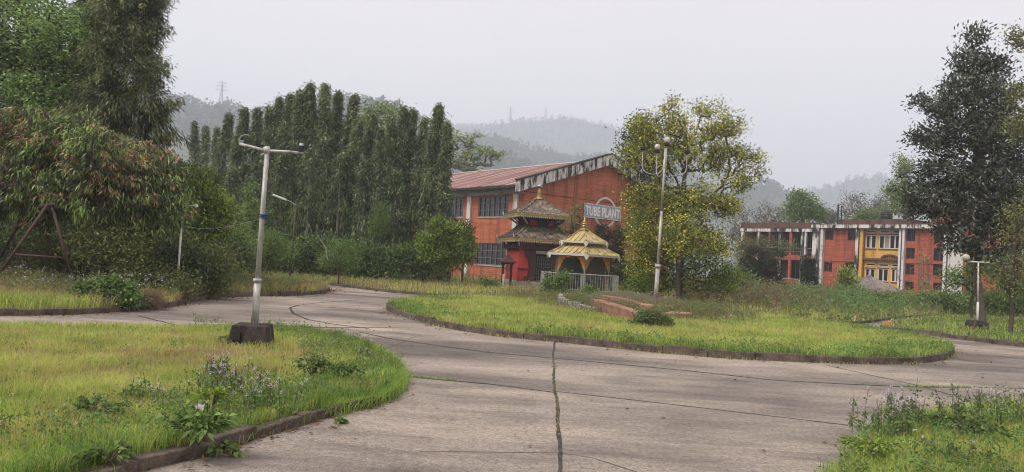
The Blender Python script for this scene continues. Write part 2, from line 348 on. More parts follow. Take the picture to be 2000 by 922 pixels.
def skeleton(rng, base, trunk_pts, C, r_tip=.012, power=.5, seg=.6, wig=.12, sides=5, r_max=None):
    "connect cluster centres to a trunk; returns tube mesh V,F"
    nodes = [np.array(p, float) for p in trunk_pts]; par = [-1]+list(range(len(nodes)-1)); nt_ = len(nodes)
    order = np.argsort(np.linalg.norm(C-np.array(trunk_pts[-1])*.5-np.array(trunk_pts[len(trunk_pts)//2])*.5, axis=1))
    load = []
    for i in order:
        c = C[i]; A = np.array(nodes); d = np.linalg.norm(A-c, axis=1)+.9*np.maximum(0, A[:, 2]-c[2]+.1); d[:2] += 100
        j = int(np.argmin(d)); a = nodes[j]; D = np.linalg.norm(c-a); m_ = max(1, int(D/seg)); cur = j
        for q in range(1, m_+1):
            t = q/m_; pnt = a*(1-t)+c*t+np.array([0, 0, math.sin(t*math.pi)*D*.08])
            if q < m_: pnt = pnt+rng.normal(size=3)*wig*seg
            nodes.append(pnt); par.append(cur); cur = len(nodes)-1
        load.append(cur)
    cnt = np.zeros(len(nodes))
    for q in load:
        while q >= 0: cnt[q] += 1; q = par[q]
    rad = r_tip*np.maximum(cnt, 1)**power
    if r_max: rad = np.minimum(rad, r_max)
    V = []; Fc = []
    nodes = np.array(nodes); ang = np.arange(sides)*2*math.pi/sides
    for i in range(1, len(nodes)):
        a, b = nodes[par[i]], nodes[i]; d = nrm(b-a); x = nrm(np.cross(d, [.3, .5, .8])); y = np.cross(d, x)
        ra = rad[par[i]] if par[i] < nt_ else min(rad[par[i]], rad[i]*1.25); ring = np.cos(ang)[:, None]*x+np.sin(ang)[:, None]*y; n0 = len(V)*sides
        V.append(a+ring*ra); V.append(b+d*rad[i]*.3+ring*rad[i])
        for k in range(sides): Fc.append((n0+k, n0+(k+1) % sides, n0+sides+(k+1) % sides, n0+sides+k))
    return np.concatenate(V), np.array(Fc)
def lobe_points(rng, lobes, n, shell=.55):
    "lobes (cx,cy,cz,rx,ry,rz)"
    L = np.array(lobes, float); wt = (L[:, 3]*L[:, 4]*L[:, 5])**.67; idx = rng.choice(len(L), n, p=wt/wt.sum())
    d = nrm(rng.normal(size=(n, 3))); r = rng.uniform(shell, 1, n)**.6
    r *= .82+.28*np.sin(d[:, 0]*5+idx*2.1+1)*np.cos(d[:, 2]*4+idx)+.06*rng.normal(size=n)
    return L[idx, :3]+d*L[idx, 3:]*r[:, None], L[idx, :3]
def px_lobes(lobes, Y):
    "lobes given as (px, py, rx, ry[, dy metres]) at distance Y"
    out = []
    for q in lobes:
        px, py, rx, ry = q[:4]; dy = q[4] if len(q) > 4 else 0; Yl = Y+dy; c = P(px, py, Yl); s = Yl/F
        out.append((*c, rx*s, min(rx, ry)*s*.9, ry*s))
    return out
def tree(name, label, cat, base, lobes, n, per, spread, L, W, leafmat, barkmat='bark', seed=1, trunk_top=None, group=None, tint=(.2, .75), tj=.15, shell=.45,
         out=.5, down=.3, rnd=1.0, droop=0., rtip=.012, power=.5, flat=.8, extra=None, lean=(0, 0), seg=.7, leafname='crown', horiz=0., wig=.12, bare=False, up_tint=0.0, r_max=None):
    rng = np.random.default_rng(seed); base = np.array([base[0], base[1], base[2] if len(base) > 2 else 0.0]); t = thing(name, label, cat, base, 0, group)
    C, cc = lobe_points(rng, lobes, n, shell); C = C[C[:, 2] > base[2]+.1]
    top = np.array(trunk_top) if trunk_top is not None else np.array([base[0]+lean[0], base[1]+lean[1], base[2]+(C[:, 2].max()-base[2])*.8])
    k = 7; tp = [base*(1-s)+top*s+np.array([*rng.normal(size=2)*.05*(0 < s < 1)*(top[2]-base[2])*.25, 0]) for s in np.linspace(0, 1, k)]
    r_max = r_max or .019*(C[:, 2].max()-base[2]); V, Fc = skeleton(rng, base, tp, C, rtip, power, seg=seg, wig=wig, r_max=r_max); npmesh('trunk', V, [Fc], barkmat, t, smooth=True, off=base)
    if bare: return t
    ctr = np.array([top[0], top[1], C[:, 2].mean()])
    tc = tint[0]+(tint[1]-tint[0])*rng.beta(.7, .8, len(C))+up_tint*(C[:, 2]-C[:, 2].min())/(C[:, 2].max()-C[:, 2].min()+.01)  # wide cluster tint paints highlights and dark gaps into the leaf colour
    V, Fc, T = leaves_at(rng, C, per, spread, L, W, out, down, rnd, ctr, tc, tj, flat, droop, horiz)
    npmesh(leafname, V, [Fc], leafmat, t, T, off=base)
    if extra:
        for (nm, mat, sel, per2, sp2, L2, W2, dn2) in extra:
            Cs = C[sel(C, rng)]
            if len(Cs): V, Fc, T = leaves_at(rng, Cs, per2, sp2, L2, W2, .6, dn2, 1., ctr, rng.uniform(.2, .9, len(Cs)), .2, .8); npmesh(nm, V, [Fc], mat, t, T, off=base)
    return t
def inpoly(x, y, poly):
    c = np.zeros(len(x), bool); n = len(poly)
    for i in range(n):
        x0, y0 = poly[i][:2]; x1, y1 = poly[(i+1) % n][:2]
        if y0 == y1: continue
        k = ((y0 > y) != (y1 > y)) & (x < (x1-x0)*(y-y0)/(y1-y0)+x0); c ^= k
    return c
def scatter(rng, poly, n, weight=None):
    a = np.array([q[:2] for q in poly]); lo, hi = a.min(0), a.max(0); X = rng.uniform(lo[0], hi[0], n); Y = rng.uniform(lo[1], hi[1], n)
    k = inpoly(X, Y, poly)
    if weight is not None: k &= rng.uniform(size=n) < weight(X, Y)
    return X[k], Y[k]
def blades(rng, X, Y, z, h, wd, tint, lean=.5):
    n = len(X); a = rng.uniform(0, 6.283, n); b = rng.uniform(0, 6.283, n); D = np.stack([np.cos(a), np.sin(a), 0*a], 1); S = np.stack([np.cos(b), np.sin(b), 0*a], 1)
    B = np.stack([X, Y, np.broadcast_to(z, (n,))], 1); h = np.broadcast_to(h, (n,))[:, None]; wd = np.broadcast_to(wd, (n,))[:, None]; ln = rng.uniform(.1, 1, n)[:, None]*lean*h
    V = np.empty((n, 5, 3)); U = np.array([0, 0, 1.])
    V[:, 0] = B-S*wd*.5; V[:, 1] = B+S*wd*.5; V[:, 2] = B+S*wd*.38+U*h*.6+D*ln*.35; V[:, 3] = B-S*wd*.38+U*h*.6+D*ln*.35; V[:, 4] = B+U*h*(1-.25*ln/np.maximum(h, .01))+D*ln
    i = np.arange(n)[:, None]*5
    return V.reshape(-1, 3), [i+np.array([0, 1, 2, 3]), i+np.array([3, 2, 4])], np.concatenate([tint, tint])
def grass(name, label, poly, n, h, wd, tintf, z=.12, seed=1, weight=None, mat='grass_blade', hf=None):
    rng = np.random.default_rng(seed); X, Y = scatter(rng, poly, n, weight); dist = np.hypot(X, Y)
    hh = rng.uniform(h[0], h[1], len(X))*(hf(X, Y) if hf else 1); T = np.clip(tintf(X, Y)+rng.normal(size=len(X))*.2, 0, 1)
    T = np.where(rng.uniform(size=len(X)) < .10, rng.uniform(0, .22, len(X)), T); V, Fc, T = blades(rng, X, Y, z, hh, wd[0]+wd[1]*dist, T, .8); o = npmesh(name, V, Fc, mat, None, T)
    return props(o, label, 'grass', None, 'stuff')
def weedpatch(name, label, poly, n, h, leaf, per, seed=1, z=.1, weight=None, tintf=None, mat='weed_leaf', parent=None, kind='stuff', hf=None, stems=True, off=None, cat='weeds'):
    rng = np.random.default_rng(seed); X, Y = scatter(rng, poly, n, weight); k = len(X)
    H = rng.uniform(h[0], h[1], k)*(hf(X, Y) if hf else 1); tb = tintf(X, Y) if tintf else rng.uniform(.2, .8, k)
    tb = tb+rng.normal(size=k)*.1; s = rng.uniform(.12, 1, (k, per)); ln = rng.normal(size=(k, 2))*.28
    C = np.empty((k, per, 3)); C[..., 0] = X[:, None]+ln[:, :1]*H[:, None]*s; C[..., 1] = Y[:, None]+ln[:, 1:]*H[:, None]*s; C[..., 2] = z+H[:, None]*s
    V, Fc, T = leaves_at(rng, C.reshape(-1, 3), 1, leaf[0]*1.3, leaf[0], leaf[1], .1, .15, 1., None, np.repeat(tb, per), .15, .6, .15)
    F2 = [Fc]; 
    if stems:
        V2, f2, t2 = blades(rng, X, Y, z, H*.95, leaf[1]*.25, np.full(k, .15), .35); nV = len(V); V = np.concatenate([V, V2]); F2 = [Fc, f2[0]+nV, f2[1]+nV]; T = np.concatenate([T, t2])
    o = npmesh(name, V, F2, mat, parent, T, off=off)
    return props(o, label, cat, None, kind) if kind else o
def bush(name, label, px, py, Y, rx, ry, n, per, L, W, mat, seed, cat='shrub', base_z=.1, group=None, lobes=None, **kw):
    lb = px_lobes(lobes or [(px, py, rx, ry)], Y); c = P(px, py, Y)
    return tree(name, label, cat, (c[0], c[1], base_z), lb, n, per, kw.pop('spread', .25), L, W, mat, seed=seed, group=group, rtip=kw.pop('rtip', .006), shell=kw.pop('shell', .5), seg=.4, **kw)

# ================================================================== THE SETTING
def smooth_line(pts, k=6, closed=False):
    p = [np.array(q[:2], float) for q in pts]; n = len(p); out = []
    rng_ = range(n if closed else n-1)
    for i in rng_:
        g = lambda j: p[j % n] if closed else p[min(max(j, 0), n-1)]
        a, b, c, d = g(i-1), g(i), g(i+1), g(i+2)
        for s in range(k):
            t = s/k; out.append(.5*((2*b)+(-a+c)*t+(2*a-5*b+4*c-d)*t*t+(-a+3*b-3*c+d)*t**3))
    if not closed: out.append(p[-1])
    return out
def GL(pl, z=0.0): return [G(x, y, z)[:2] for x, y in pl]
def slab(name, poly, z, mat):
    mb = MB(); mb.prism([tuple(q) for q in poly], 'z', -.05, z); return props(mb.build(name, mat), kind='structure')
def kerb(name, line, h=.15, wd=.14, seed=0, miss=0.0, stone=.95):
    "row of kerb stones along a line (outside edge on the line)"
    rng = np.random.default_rng(seed); mb = MB(); L = np.array(line); d = np.r_[0, np.cumsum(np.linalg.norm(np.diff(L, axis=0), axis=1))]
    s = 0.0
    at = lambda t: np.array([np.interp(t, d, L[:, 0]), np.interp(t, d, L[:, 1])])
    while s < d[-1]-.1:
        e = min(s+stone*rng.uniform(.85, 1.1), d[-1]); a, b = at(s+.002), at(e-.002); t = nrm(b-a); nn = np.array([-t[1], t[0]])*wd; a = a-nn*.3; b = b-nn*.3
        j = rng.uniform(-.12, .06); hz = h+rng.normal()*.014; h2 = hz+rng.normal()*.012
        if rng.uniform() > miss:
            b0 = [a-nn*0+nn*j, b+nn*j*.5, b+nn, a+nn]
            m_ = (a+b)/2
            vs = [(*q, -.04) for q in b0]+[(*b0[0]*.985+m_*.015, hz), (*b0[1], h2), (*b0[2], h2), (*b0[3], hz)] if False else [(*q, -.04) for q in b0]+[(*b0[0], hz), (*b0[1], h2), (*b0[2], h2), (*b0[3], hz)]
            mb.add(vs, [(3, 2, 1, 0), (4, 5, 6, 7), (0, 1, 5, 4), (1, 2, 6, 5), (2, 3, 7, 6), (3, 0, 4, 7)])
        s = e
    return props(mb.build(name, 'kerb_stone', bevel=.008), kind='structure')

MB().prism([(-3200, -60), (3200, -60), (3200, 3200), (-3200, 3200)], 'z', -.4, -.02).build('ground', 'ground_soil')['kind'] = 'structure'
MB().prism([(-45, -12), (45, -12), (45, 48), (-45, 48)], 'z', -.03, 0).build('road', 'road_concrete')['kind'] = 'structure'

ISL = GL([(757, 603), (775, 613), (800, 622), (870, 640), (980, 657), (1090, 668), (1230, 683), (1380, 697), (1540, 706), (1700, 711), (1800, 709), (1855, 697), (1850, 682), (1785, 664), (1690, 648), (1560, 630), (1400, 611), (1200, 590), (1050, 584), (900, 587), (800, 592)])
ISL = smooth_line(ISL, 5, True)
LAWN = smooth_line(GL([(-700, 636), (-200, 640), (0, 646), (300, 650), (480, 650), (560, 652), (640, 664), (700, 682), (750, 707), (774, 737), (765, 765), (720, 790), (650, 806), (590, 824), (500, 848), (430, 874), (320, 902), (200, 930), (50, 975), (-300, 1090)]), 5)
LAWNP = LAWN+[np.array(G(-900, 1090)[:2])]
RV = smooth_line(GL([(1630, 1010), (1640, 935), (1660, 905), (1690, 877), (1740, 848), (1800, 829), (1880, 814), (2010, 802), (2300, 790)]), 5)
RVP = RV+[G(2500, 1010)[:2]]
LV = smooth_line(GL([(-700, 610), (-200, 616), (0, 617), (150, 614), (240, 608), (330, 600), (400, 584), (480, 579), (560, 578), (625, 574), (641, 568), (625, 562), (560, 556), (520, 551), (480, 549), (430, 545), (300, 540), (-100, 530)]), 5)
LVP = LV+[G(-900, 540)[:2]]
BV = smooth_line(GL([(-100, 512), (200, 527), (400, 537), (480, 543), (520, 546), (600, 553), (680, 561), (750, 570), (830, 577), (900, 581), (1000, 583), (1100, 586), (1250, 592), (1370, 605), (1450, 615), (1560, 627), (1640, 634), (1700, 630), (1760, 622), (1830, 617), (1900, 613)]), 5)
BVP = BV+[np.array([70, 46.]), np.array([70, 75.]), np.array([-80, 75.]), np.array([-80, 47])]
RB = smooth_line(GL([(1850, 622), (1790, 628), (1745, 634), (1720, 642), (1745, 647), (1840, 658), (1920, 669), (2010, 679), (2200, 700)]), 5)
RBP = RB+[G(2500, 700)[:2], G(2500, 640)[:2]]
slab('island_lawn_ground', ISL, .11, 'lawn_soil'); slab('lawn_ground', LAWNP, .08, 'lawn_soil'); slab('verge_ground_corner', RVP, .05, 'lawn_soil')
slab('verge_ground_swing', LVP, .10, 'ground_soil'); slab('verge_ground_back', BVP, .09, 'ground_soil'); slab('verge_ground_tree', RBP, .10, 'ground_soil')
kerb('island_kerb', ISL+[ISL[0]], .14, .14, 1)
kerb('lawn_kerb', LAWN[8:], .085, .14, 2, 0, .62)
kerb('swing_verge_kerb', LV[:62], .13, .14, 4, .06)
kerb('tree_verge_kerb', RB[5:], .13, .14, 5, .03)
kerb('back_verge_kerb', BV[20:105], .10, .14, 6, .3)

def strip(lines, name, mat, z, seed=0):
    rng = np.random.default_rng(seed); mb = MB()
    for px, wd, jit in lines:
        L = np.array([G(x, y)[:2] for x, y in px]); d = np.r_[0, np.cumsum(np.linalg.norm(np.diff(L, axis=0), axis=1))]; n = max(2, int(d[-1]/.12))
        ts = np.linspace(0, d[-1], n); X = np.interp(ts, d, L[:, 0]); Y = np.interp(ts, d, L[:, 1]); T = np.gradient(np.stack([X, Y], 1), axis=0); T = nrm(T); Nn = np.stack([-T[:, 1], T[:, 0]], 1)
        cw = np.cumsum(rng.normal(size=n))*.0; c = np.stack([X, Y], 1)+Nn*(wob(ts, ts*0, .9, seed+3)-.5)[:, None]*jit
        wl = wd*(.45+.8*wob(ts, ts*.3, 6, seed+7))*(1+.5*(rng.uniform(size=n) > .93)); wr = wd*(.45+.8*wob(ts, ts*.7, 7, seed+11))
        a = c+Nn*wl[:, None]*.5; b = c-Nn*wr[:, None]*.5
        vs = [(*a[i], z) for i in range(n)]+[(*b[i], z) for i in range(n)]
        mb.add(vs, [(i, n+i, n+i+1, i+1) for i in range(n-1)]); seed += 1
    return props(mb.build(name, mat), kind='structure')
strip([([(1083, 668), (1081, 700), (1082, 735), (1086, 768), (1089, 800), (1089, 850), (1092, 885), (1095, 960)], .042, .05),
       ([(775, 733), (860, 742), (950, 750), (1085, 767)], .04, .04), ([(1085, 765), (1250, 783), (1420, 803), (1700, 836)], .026, .02),
       ([(700, 648), (760, 661), (860, 676), (950, 688), (1085, 700), (1220, 713), (1360, 726), (1500, 742), (1640, 750), (1780, 756), (1900, 757), (2060, 760)], .055, .06),
       ([(1612, 713), (1700, 733), (1780, 750), (1860, 772), (2000, 800)], .035, .03),
       ([(560, 641), (640, 640), (745, 640), (800, 641)], .08, .05), ([(585, 596), (566, 601), (572, 612), (600, 624), (650, 633), (720, 642)], .075, .03), ([(590, 595), (640, 590), (700, 586)], .06, .03),
       ([(270, 617), (310, 627), (350, 637)], .06, .03),
       ([(820, 883), (1000, 884), (1090, 885), (1150, 893), (1250, 925)], .011, .05), ([(1860, 700), (1940, 713), (2010, 722)], .035, .03), ([(1850, 668), (1930, 679), (2010, 688)], .06, .04), ([(755, 612), (690, 604), (640, 600)], .05, .03), ([(200, 636), (420, 634), (560, 632)], .03, .05), ([(820, 655), (700, 700), (640, 735)], .012, .08), ([(1480, 705), (1620, 725)], .012, .05)],
      'road_joints', 'joint_tar', .004, 5)

# hills
def hill(name, prof, Yr, depth, seed, foot=.55, treeh=9, ntree=1600, tw=1.0):
    rng = np.random.default_rng(seed); xs = [q[0] for q in prof]; ys = [q[1] for q in prof]; n = 150; m_ = 26
    px = np.linspace(xs[0], xs[-1], n); py = np.interp(px, xs, ys)
    ridge = np.array([P(a, b, Yr) for a, b in zip(px, py)]); rx = ridge[:, 0]; rz = ridge[:, 2]-treeh*.7; rz += (wob(rx, rx*0, 12/Yr*3, seed)-.5)*Yr*.006
    V = []; 
    for j in range(m_):
        s = j/(m_-1); yy = Yr-depth*foot*2*(1-s*1.6) if s < .625 else Yr+depth*(s-.625)*1.6
        k = (s/.625)**.8 if s < .625 else max(0, 1-(s-.625)/.375)
        zz = rz*k; rel = (wob(rx*1.0, yy+0*rx, 22/Yr, seed+5)-.5)*rz*.35*math.sin(math.pi*min(1, k))
        V.append(np.stack([rx*(yy/Yr)**.3, np.full(n, yy)+rel*.5, np.maximum(zz+rel*(k < 1)-1, -1)], 1))
    Vg = np.array(V); i = np.arange(n-1); fs = []
    for j in range(m_-1): fs.append(np.stack([j*n+i, j*n+i+1, (j+1)*n+i+1, (j+1)*n+i], 1))
    o = npmesh(name, Vg.reshape(-1, 3), [np.concatenate(fs)], 'hill_forest_floor', smooth=True); o['kind'] = 'structure'
    # wooded cover: crowns of a few dozen leaf clumps each
    jr = int(.625*(m_-1)); a = rng.integers(0, n-1, ntree); tt = rng.uniform(0, 1, ntree); row = np.where(rng.uniform(size=ntree) < .35, jr-rng.uniform(0, 1.2, ntree), jr*rng.uniform(.35, 1, ntree)**.5)
    r0 = np.floor(row).astype(int).clip(0, m_-2); fr = (row-r0)[:, None]; t_ = tt[:, None]
    B = (Vg[r0, a]*(1-t_)+Vg[r0, a+1]*t_)*(1-fr)+(Vg[r0+1, a]*(1-t_)+Vg[r0+1, a+1]*t_)*fr
    H = treeh*rng.uniform(.5, 1.35, ntree); per = 22; s = rng.uniform(0.15, 1, (ntree, per)); rad = (H[:, None]*.30*tw*rng.uniform(.5, 1.2, (ntree, 1)))*np.sqrt(np.clip(1.08-s, 0, 1))*1.1
    an = rng.uniform(0, 6.28, (ntree, per)); C = np.stack([B[:, :1]+np.cos(an)*rad*.6, B[:, 1:2]+np.sin(an)*rad*.6, B[:, 2:]+H[:, None]*s], 2).reshape(-1, 3)
    V, Fc, T = leaves_at(rng, C, 1, .5, treeh*.26, treeh*.2, .3, 0, 1, None, np.repeat(rng.uniform(.1, .9, ntree), per), .15)
    f = npmesh('hillside_forest', V, [Fc], 'leaf_hill', None, T); props(f, 'hazy blue-grey forest covering a distant hillside', 'forest', None, 'stuff')
hill('hill', [(-700, 60), (-100, 140), (150, 165), (300, 185), (350, 186), (400, 195), (430, 196), (470, 200), (497, 218), (520, 210), (560, 200), (600, 184), (645, 175), (690, 186), (735, 196), (760, 192), (800, 212), (850, 240), (900, 268), (980, 300), (1100, 340), (1250, 400)], 820, 260, 3, treeh=13, ntree=2600)
hill('hill', [(700, 330), (800, 280), (880, 256), (930, 255), (980, 262), (1020, 272), (1060, 282), (1100, 292), (1160, 300), (1250, 305), (1330, 320), (1450, 400)], 1100, 260, 4, treeh=11, ntree=1600)
hill('hill', [(600, 300), (780, 262), (880, 242), (960, 230), (1010, 227), (1060, 223), (1130, 222), (1165, 228), (1225, 240), (1290, 260), (1360, 290), (1450, 340), (1560, 420)], 1900, 400, 5, treeh=12, ntree=2000)
hill('hill', [(1250, 440), (1380, 400), (1430, 368), (1480, 345), (1500, 348), (1525, 364), (1545, 372), (1575, 400), (1640, 440), (1720, 480)], 1000, 200, 6, treeh=11, ntree=1000)
hill('hill', [(1350, 430), (1480, 395), (1545, 374), (1600, 358), (1640, 350), (1655, 340), (1700, 334), (1750, 336), (1830, 322), (1950, 300), (2300, 260)], 1700, 400, 7, treeh=12, ntree=1500)
hill('hill', [(-500, 60), (100, 120), (300, 160), (350, 168), (385, 178), (410, 192), (460, 215), (540, 260)], 1700, 300, 8, treeh=11, ntree=600)
def pylon(px, pyt, pyb, Y, label):
    b = P(px, pyb+14, Y); H = P(px, pyt, Y)[2]-b[2]; mb = MB(); W = H*.2; t = thing('power_pylon', label, 'pylon', tuple(b), .5, 'pylons on the hill ridges'); r = H*.008
    lv = [0, .25, .45, .6, .7, .8, .9, 1]; wd = [W, W*.68, W*.42, W*.25, W*.22, W*.2, W*.16, W*.05]
    for k in range(7):
        A = [(sx*wd[k]/2, sy*wd[k]/2, lv[k]*H) for sx, sy in ((-1, -1), (1, -1), (1, 1), (-1, 1))]; B = [(sx*wd[k+1]/2, sy*wd[k+1]/2, lv[k+1]*H) for sx, sy in ((-1, -1), (1, -1), (1, 1), (-1, 1))]
        for q in range(4): mb.bar(A[q], B[q], r*1.3); mb.bar(A[q], B[(q+1) % 4], r); mb.bar(A[(q+1) % 4], B[q], r); mb.bar(B[q], B[(q+1) % 4], r)
    mb.build('lattice_mast', 'pylon_steel', t); c = MB()
    for z, l in ((.62, .24), (.78, .2), (.92, .17)):
        for s in (-1, 1): c.bar((0, 0, z*H), (s*l*H, 0, z*H), r*1.3); c.bar((0, 0, z*H+.06*H), (s*l*H, 0, z*H), r)
    c.build('cross_arm', 'pylon_steel', t)
pylon(431, 158, 192, 840, 'tall lattice pylon on the hilltop at the left, beside the ridge trees')
pylon(996, 208, 226, 1500, 'small faint pylon on the far middle ridge')
pylon(1065, 209, 222, 1650, 'faintest smallest pylon, on the far ridge right of the middle pylon')

# ================================================================== FACTORY
th = math.atan2(.62419, .78127)
FO = P(1020, 450, 58); fac = thing('factory_building', 'long red brick factory with rusty tin roof, stained white gable band and lettered sign', 'building', (FO[0], FO[1], 0), th)
LEN = 38.0; BAY = 6.1; WID = 17.1
rows = ((1.2, 2.95), (5.05, 6.7)); bays = [1.85+BAY*k for k in range(6)]
holes = [(b, b+3.95, z0, z1) for b in bays for z0, z1 in rows]
mb = MB(); mb.wall('x', 0, .25, 0.05, LEN, 0, 6.78, holes)
mb.box(.25, WID-.25, LEN-.25, LEN, 0, 7.4)
mb.wall('x', WID-.25, WID, .25, LEN-.25, 0, 7.4, [])
mb.prism([(0.0, 0), (WID, 0), (WID, 7.35), (WID/2, 10.3), (0.0, 7.35)], 'y', 0, .3)
for v in (5.1, 11.9): mb.box(v, v+.55, -.05, -.002, 0, 8.6)
mb.build('wall', 'red_brick', fac)
g = MB(); g.box(.4, WID-.4, .05, 5.05, 6.86, 6.9) if False else None
gl = MB(); gl.box(.02, WID-.02, -.03, -.003, 6.93, 6.97); gl.box(.02, WID-.02, -.03, -.003, 3.45, 3.49); gl.build('groove', 'black_coping', fac)
mb = MB(); mb.box(.6, WID-.6, .6, LEN-.6, .02, 6.9); mb.build('interior_shade_block', 'shade_black', fac)  # black block stands in for the unlit factory hall
for k in range(7):
    c = MB(); y = .62+BAY*k; c.box(-.16, -.003, y, y+.52, 0, 6.75); c.build('column', 'white_column', fac)
mb = MB(); mb.box(-.12, .25, .05, LEN, 6.79, 7.42); mb.build('beam', 'grey_beam', fac)
for b in bays:
    for z0, z1 in rows:
        fr = MB()
        fr.box(.06, .14, b, b+3.95, z0, z0+.07); fr.box(.06, .14, b, b+3.95, z1-.07, z1); fr.box(.06, .14, b, b+.06, z0+.07, z1-.07); fr.box(.06, .14, b+3.89, b+3.95, z0+.07, z1-.07)
        for q in range(1, 6): fr.box(.075, .125, b+3.95*q/6-.025, b+3.95*q/6+.025, z0+.07, z1-.07)
        for q in range(1, 3): fr.box(.08, .12, b+.06, b+3.89, z0+(z1-z0)*q/3-.02, z0+(z1-z0)*q/3+.02)
        f = fr.build('window', 'window_bar', fac); gg = MB(); gg.box(.15, .16, b+.03, b+3.92, z0+.03, z1-.03); gg.build('glass', 'window_glass', f)
        s = MB(); s.box(-.06, .05, b-.05, b+4.0, z0-.08, z0-.002); s.build('sill', 'grey_beam', f)
# roof: two slopes of sheet metal with real ridge and eaves
def roofslope(x0, z0, x1, z1, t=.06):
    return [(x0, z0), (x1, z1), (x1, z1+t), (x0, z0+t)]
mb = MB(); mb.prism(roofslope(-.95, 7.35, WID/2, 10.42), 'y', -.02, LEN+.4); mb.prism(roofslope(WID/2, 10.42, WID+.95, 7.35), 'y', -.02, LEN+.4)
rf = mb.build('roof', 'tin_roof', fac); r_ = MB(); r_.box(WID/2-.22, WID/2+.22, .1, LEN+.4, 10.44, 10.52); r_.build('ridge_cap', 'white_frame', rf)
mb = MB(); mb.box(-.97, -.85, .0, LEN+.4, 7.16, 7.33); mb.build('gutter', 'black_coping', rf)
# gable band
sl = .335; zt = lambda x: 10.88-abs(x-WID/2)*sl
mb = MB(); mb.prism([(-.95, zt(-.95)-.86), (WID/2, zt(WID/2)-.86), (WID+.95, zt(-.95)-.86), (WID+.95, zt(-.95)), (WID/2, zt(WID/2)), (-.95, zt(-.95))], 'y', -.62, -.06)
gb = mb.build('gable_band', 'white_stained', fac); mb = MB()
mb.prism([(-1.02, zt(-1.02)+.002), (WID/2, zt(WID/2)+.002), (WID+1.02, zt(-1.02)+.002), (WID+1.02, zt(-1.02)+.1), (WID/2, zt(WID/2)+.1), (-1.02, zt(-1.02)+.1)], 'y', -.68, .0); mb.build('coping', 'black_coping', gb)
# ring emblem painted behind the sign and the lettered board
mb = MB(); cx, cz, r1, r2 = 8.7, 6.1, 1.28, 1.10; n = 48; vs = []; fs = []
for k in range(n):
    t = 2*math.pi*k/n
    for r_1 in (r1, r2): vs += [(cx+r_1*math.cos(t), -.075, cz+r_1*math.sin(t)), (cx+r_1*math.cos(t), -.052, cz+r_1*math.sin(t))]
for k in range(n):
    a = k*4; b = (k+1) % n*4; fs += [(a, b, b+2, a+2), (a+1, a+3, b+3, b+1), (a, a+1, b+1, b), (a+2, b+2, b+3, a+3)]
mb.add(vs, fs).build('ring_emblem', 'white_frame', fac)
mb = MB(); mb.box(6.22, 10.5, -.12, -.08, 5.52, 6.69); sg = mb.build('sign_board', 'white_column', fac)
plain('sign_letter', (.75, .74, .72), .7, .12, 6, bump=0); plain('sign_blue', (.32, .345, .375), .8, .35, 5, bump=0); mb = MB(); mb.box(6.3, 10.42, -.127, -.121, 5.60, 6.61); mb.build('sign_field', 'sign_blue', sg)
tx = bpy.data.curves.new('lettering', 'FONT'); tx.body = 'TUBE PLANT'; tx.size = 1.02; tx.extrude = .006; tx.offset = .03; tx.align_x = 'CENTER'; tx.space_character = 1.05; tmpo = bpy.data.objects.new('tmp', tx); COL.link(tmpo); bpy.context.view_layer.update(); tme = bpy.data.meshes.new_from_object(tmpo.evaluated_get(bpy.context.evaluated_depsgraph_get())); bpy.data.objects.remove(tmpo)
tme.materials.clear(); to = link('lettering', tme, 'sign_letter', sg); to.location = (8.36, -.136, 5.75); to.rotation_euler = (R(90), 0, 0); to.scale = (.66, 1, 1)

# ================================================================== OFFICE BLOCK (right)
BO = P(1882, 570, 70); off = thing('office_block', 'two storey red and yellow office block with stained white columns and brown parapets', 'building', (BO[0], BO[1], 0), th)
DK = [(4.45, 5.3, 5.83, 6.98), (4.45, 5.25, 4.15, 5.19), (4.42, 5.24, 2.62, 3.64), (4.42, 5.22, 1.14, 1.96), (1.75, 2.72, 5.7, 6.9), (1.75, 2.72, 3.88, 5.25), (1.75, 2.72, 2.62, 3.74), (1.75, 2.65, 1.18, 2.01),
      (10.25, 11.15, 5.8, 6.98), (12.7, 13.6, 5.85, 6.94), (12.68, 13.6, 2.52, 3.52), (10.3, 11.25, 2.6, 3.6)]
mb = MB(); mb.wall('x', 0, .25, .0, 14.2, 0, 7.04, DK+[(5.7, 9.45, .3, 7.02)]); mb.box(.26, 10, -.0, .25, 0, 7.04); mb.box(9.75, 10, .25, 23.6, 0, 7.04); mb.box(.26, 9.74, 23.35, 23.6, 0, 7.04)
mb.build('wall', 'red_wall', off)
mb = MB(); mb.box(1.9, 9.7, .3, 23.3, .05, 6.6); mb.build('interior_shade_block', 'shade_black', off)  # black block stands in for the shade of the office rooms
for (a, b, c, d) in DK:
    f = MB(); f.box(.14, .2, a, b, c, c+.05); f.box(.14, .2, a, b, d-.05, d); f.box(.14, .2, (a+b)/2-.025, (a+b)/2+.025, c+.05, d-.05)
    o = f.build('window', 'brown_frame', off); g2 = MB(); g2.box(.21, .22, a, b, c, d); g2.build('glass', 'window_glass', o)
wins = [(8.32, 9.36, 5.09, 6.43), (5.95, 8.03, 5.09, 6.43), (8.30, 9.29, 1.85, 3.05), (6.99, 8.01, 1.85, 3.09), (5.85, 6.70, 1.85, 3.10)]
vents = [(8.34, 9.36, 6.62, 6.91), (7.0, 8.02, 6.62, 6.91), (5.85, 6.77, 6.62, 6.91), (8.29, 9.3, 3.32, 3.6), (6.99, 8.0, 3.32, 3.6), (5.85, 6.72, 3.32, 3.6)]
mb = MB(); mb.wall('x', .30, .45, 5.5, 9.6, .25, 7.03, wins+vents); mb.build('yellow_wall', 'yellow_wall', off)['label'] = 'ochre yellow wall panel with white casements'
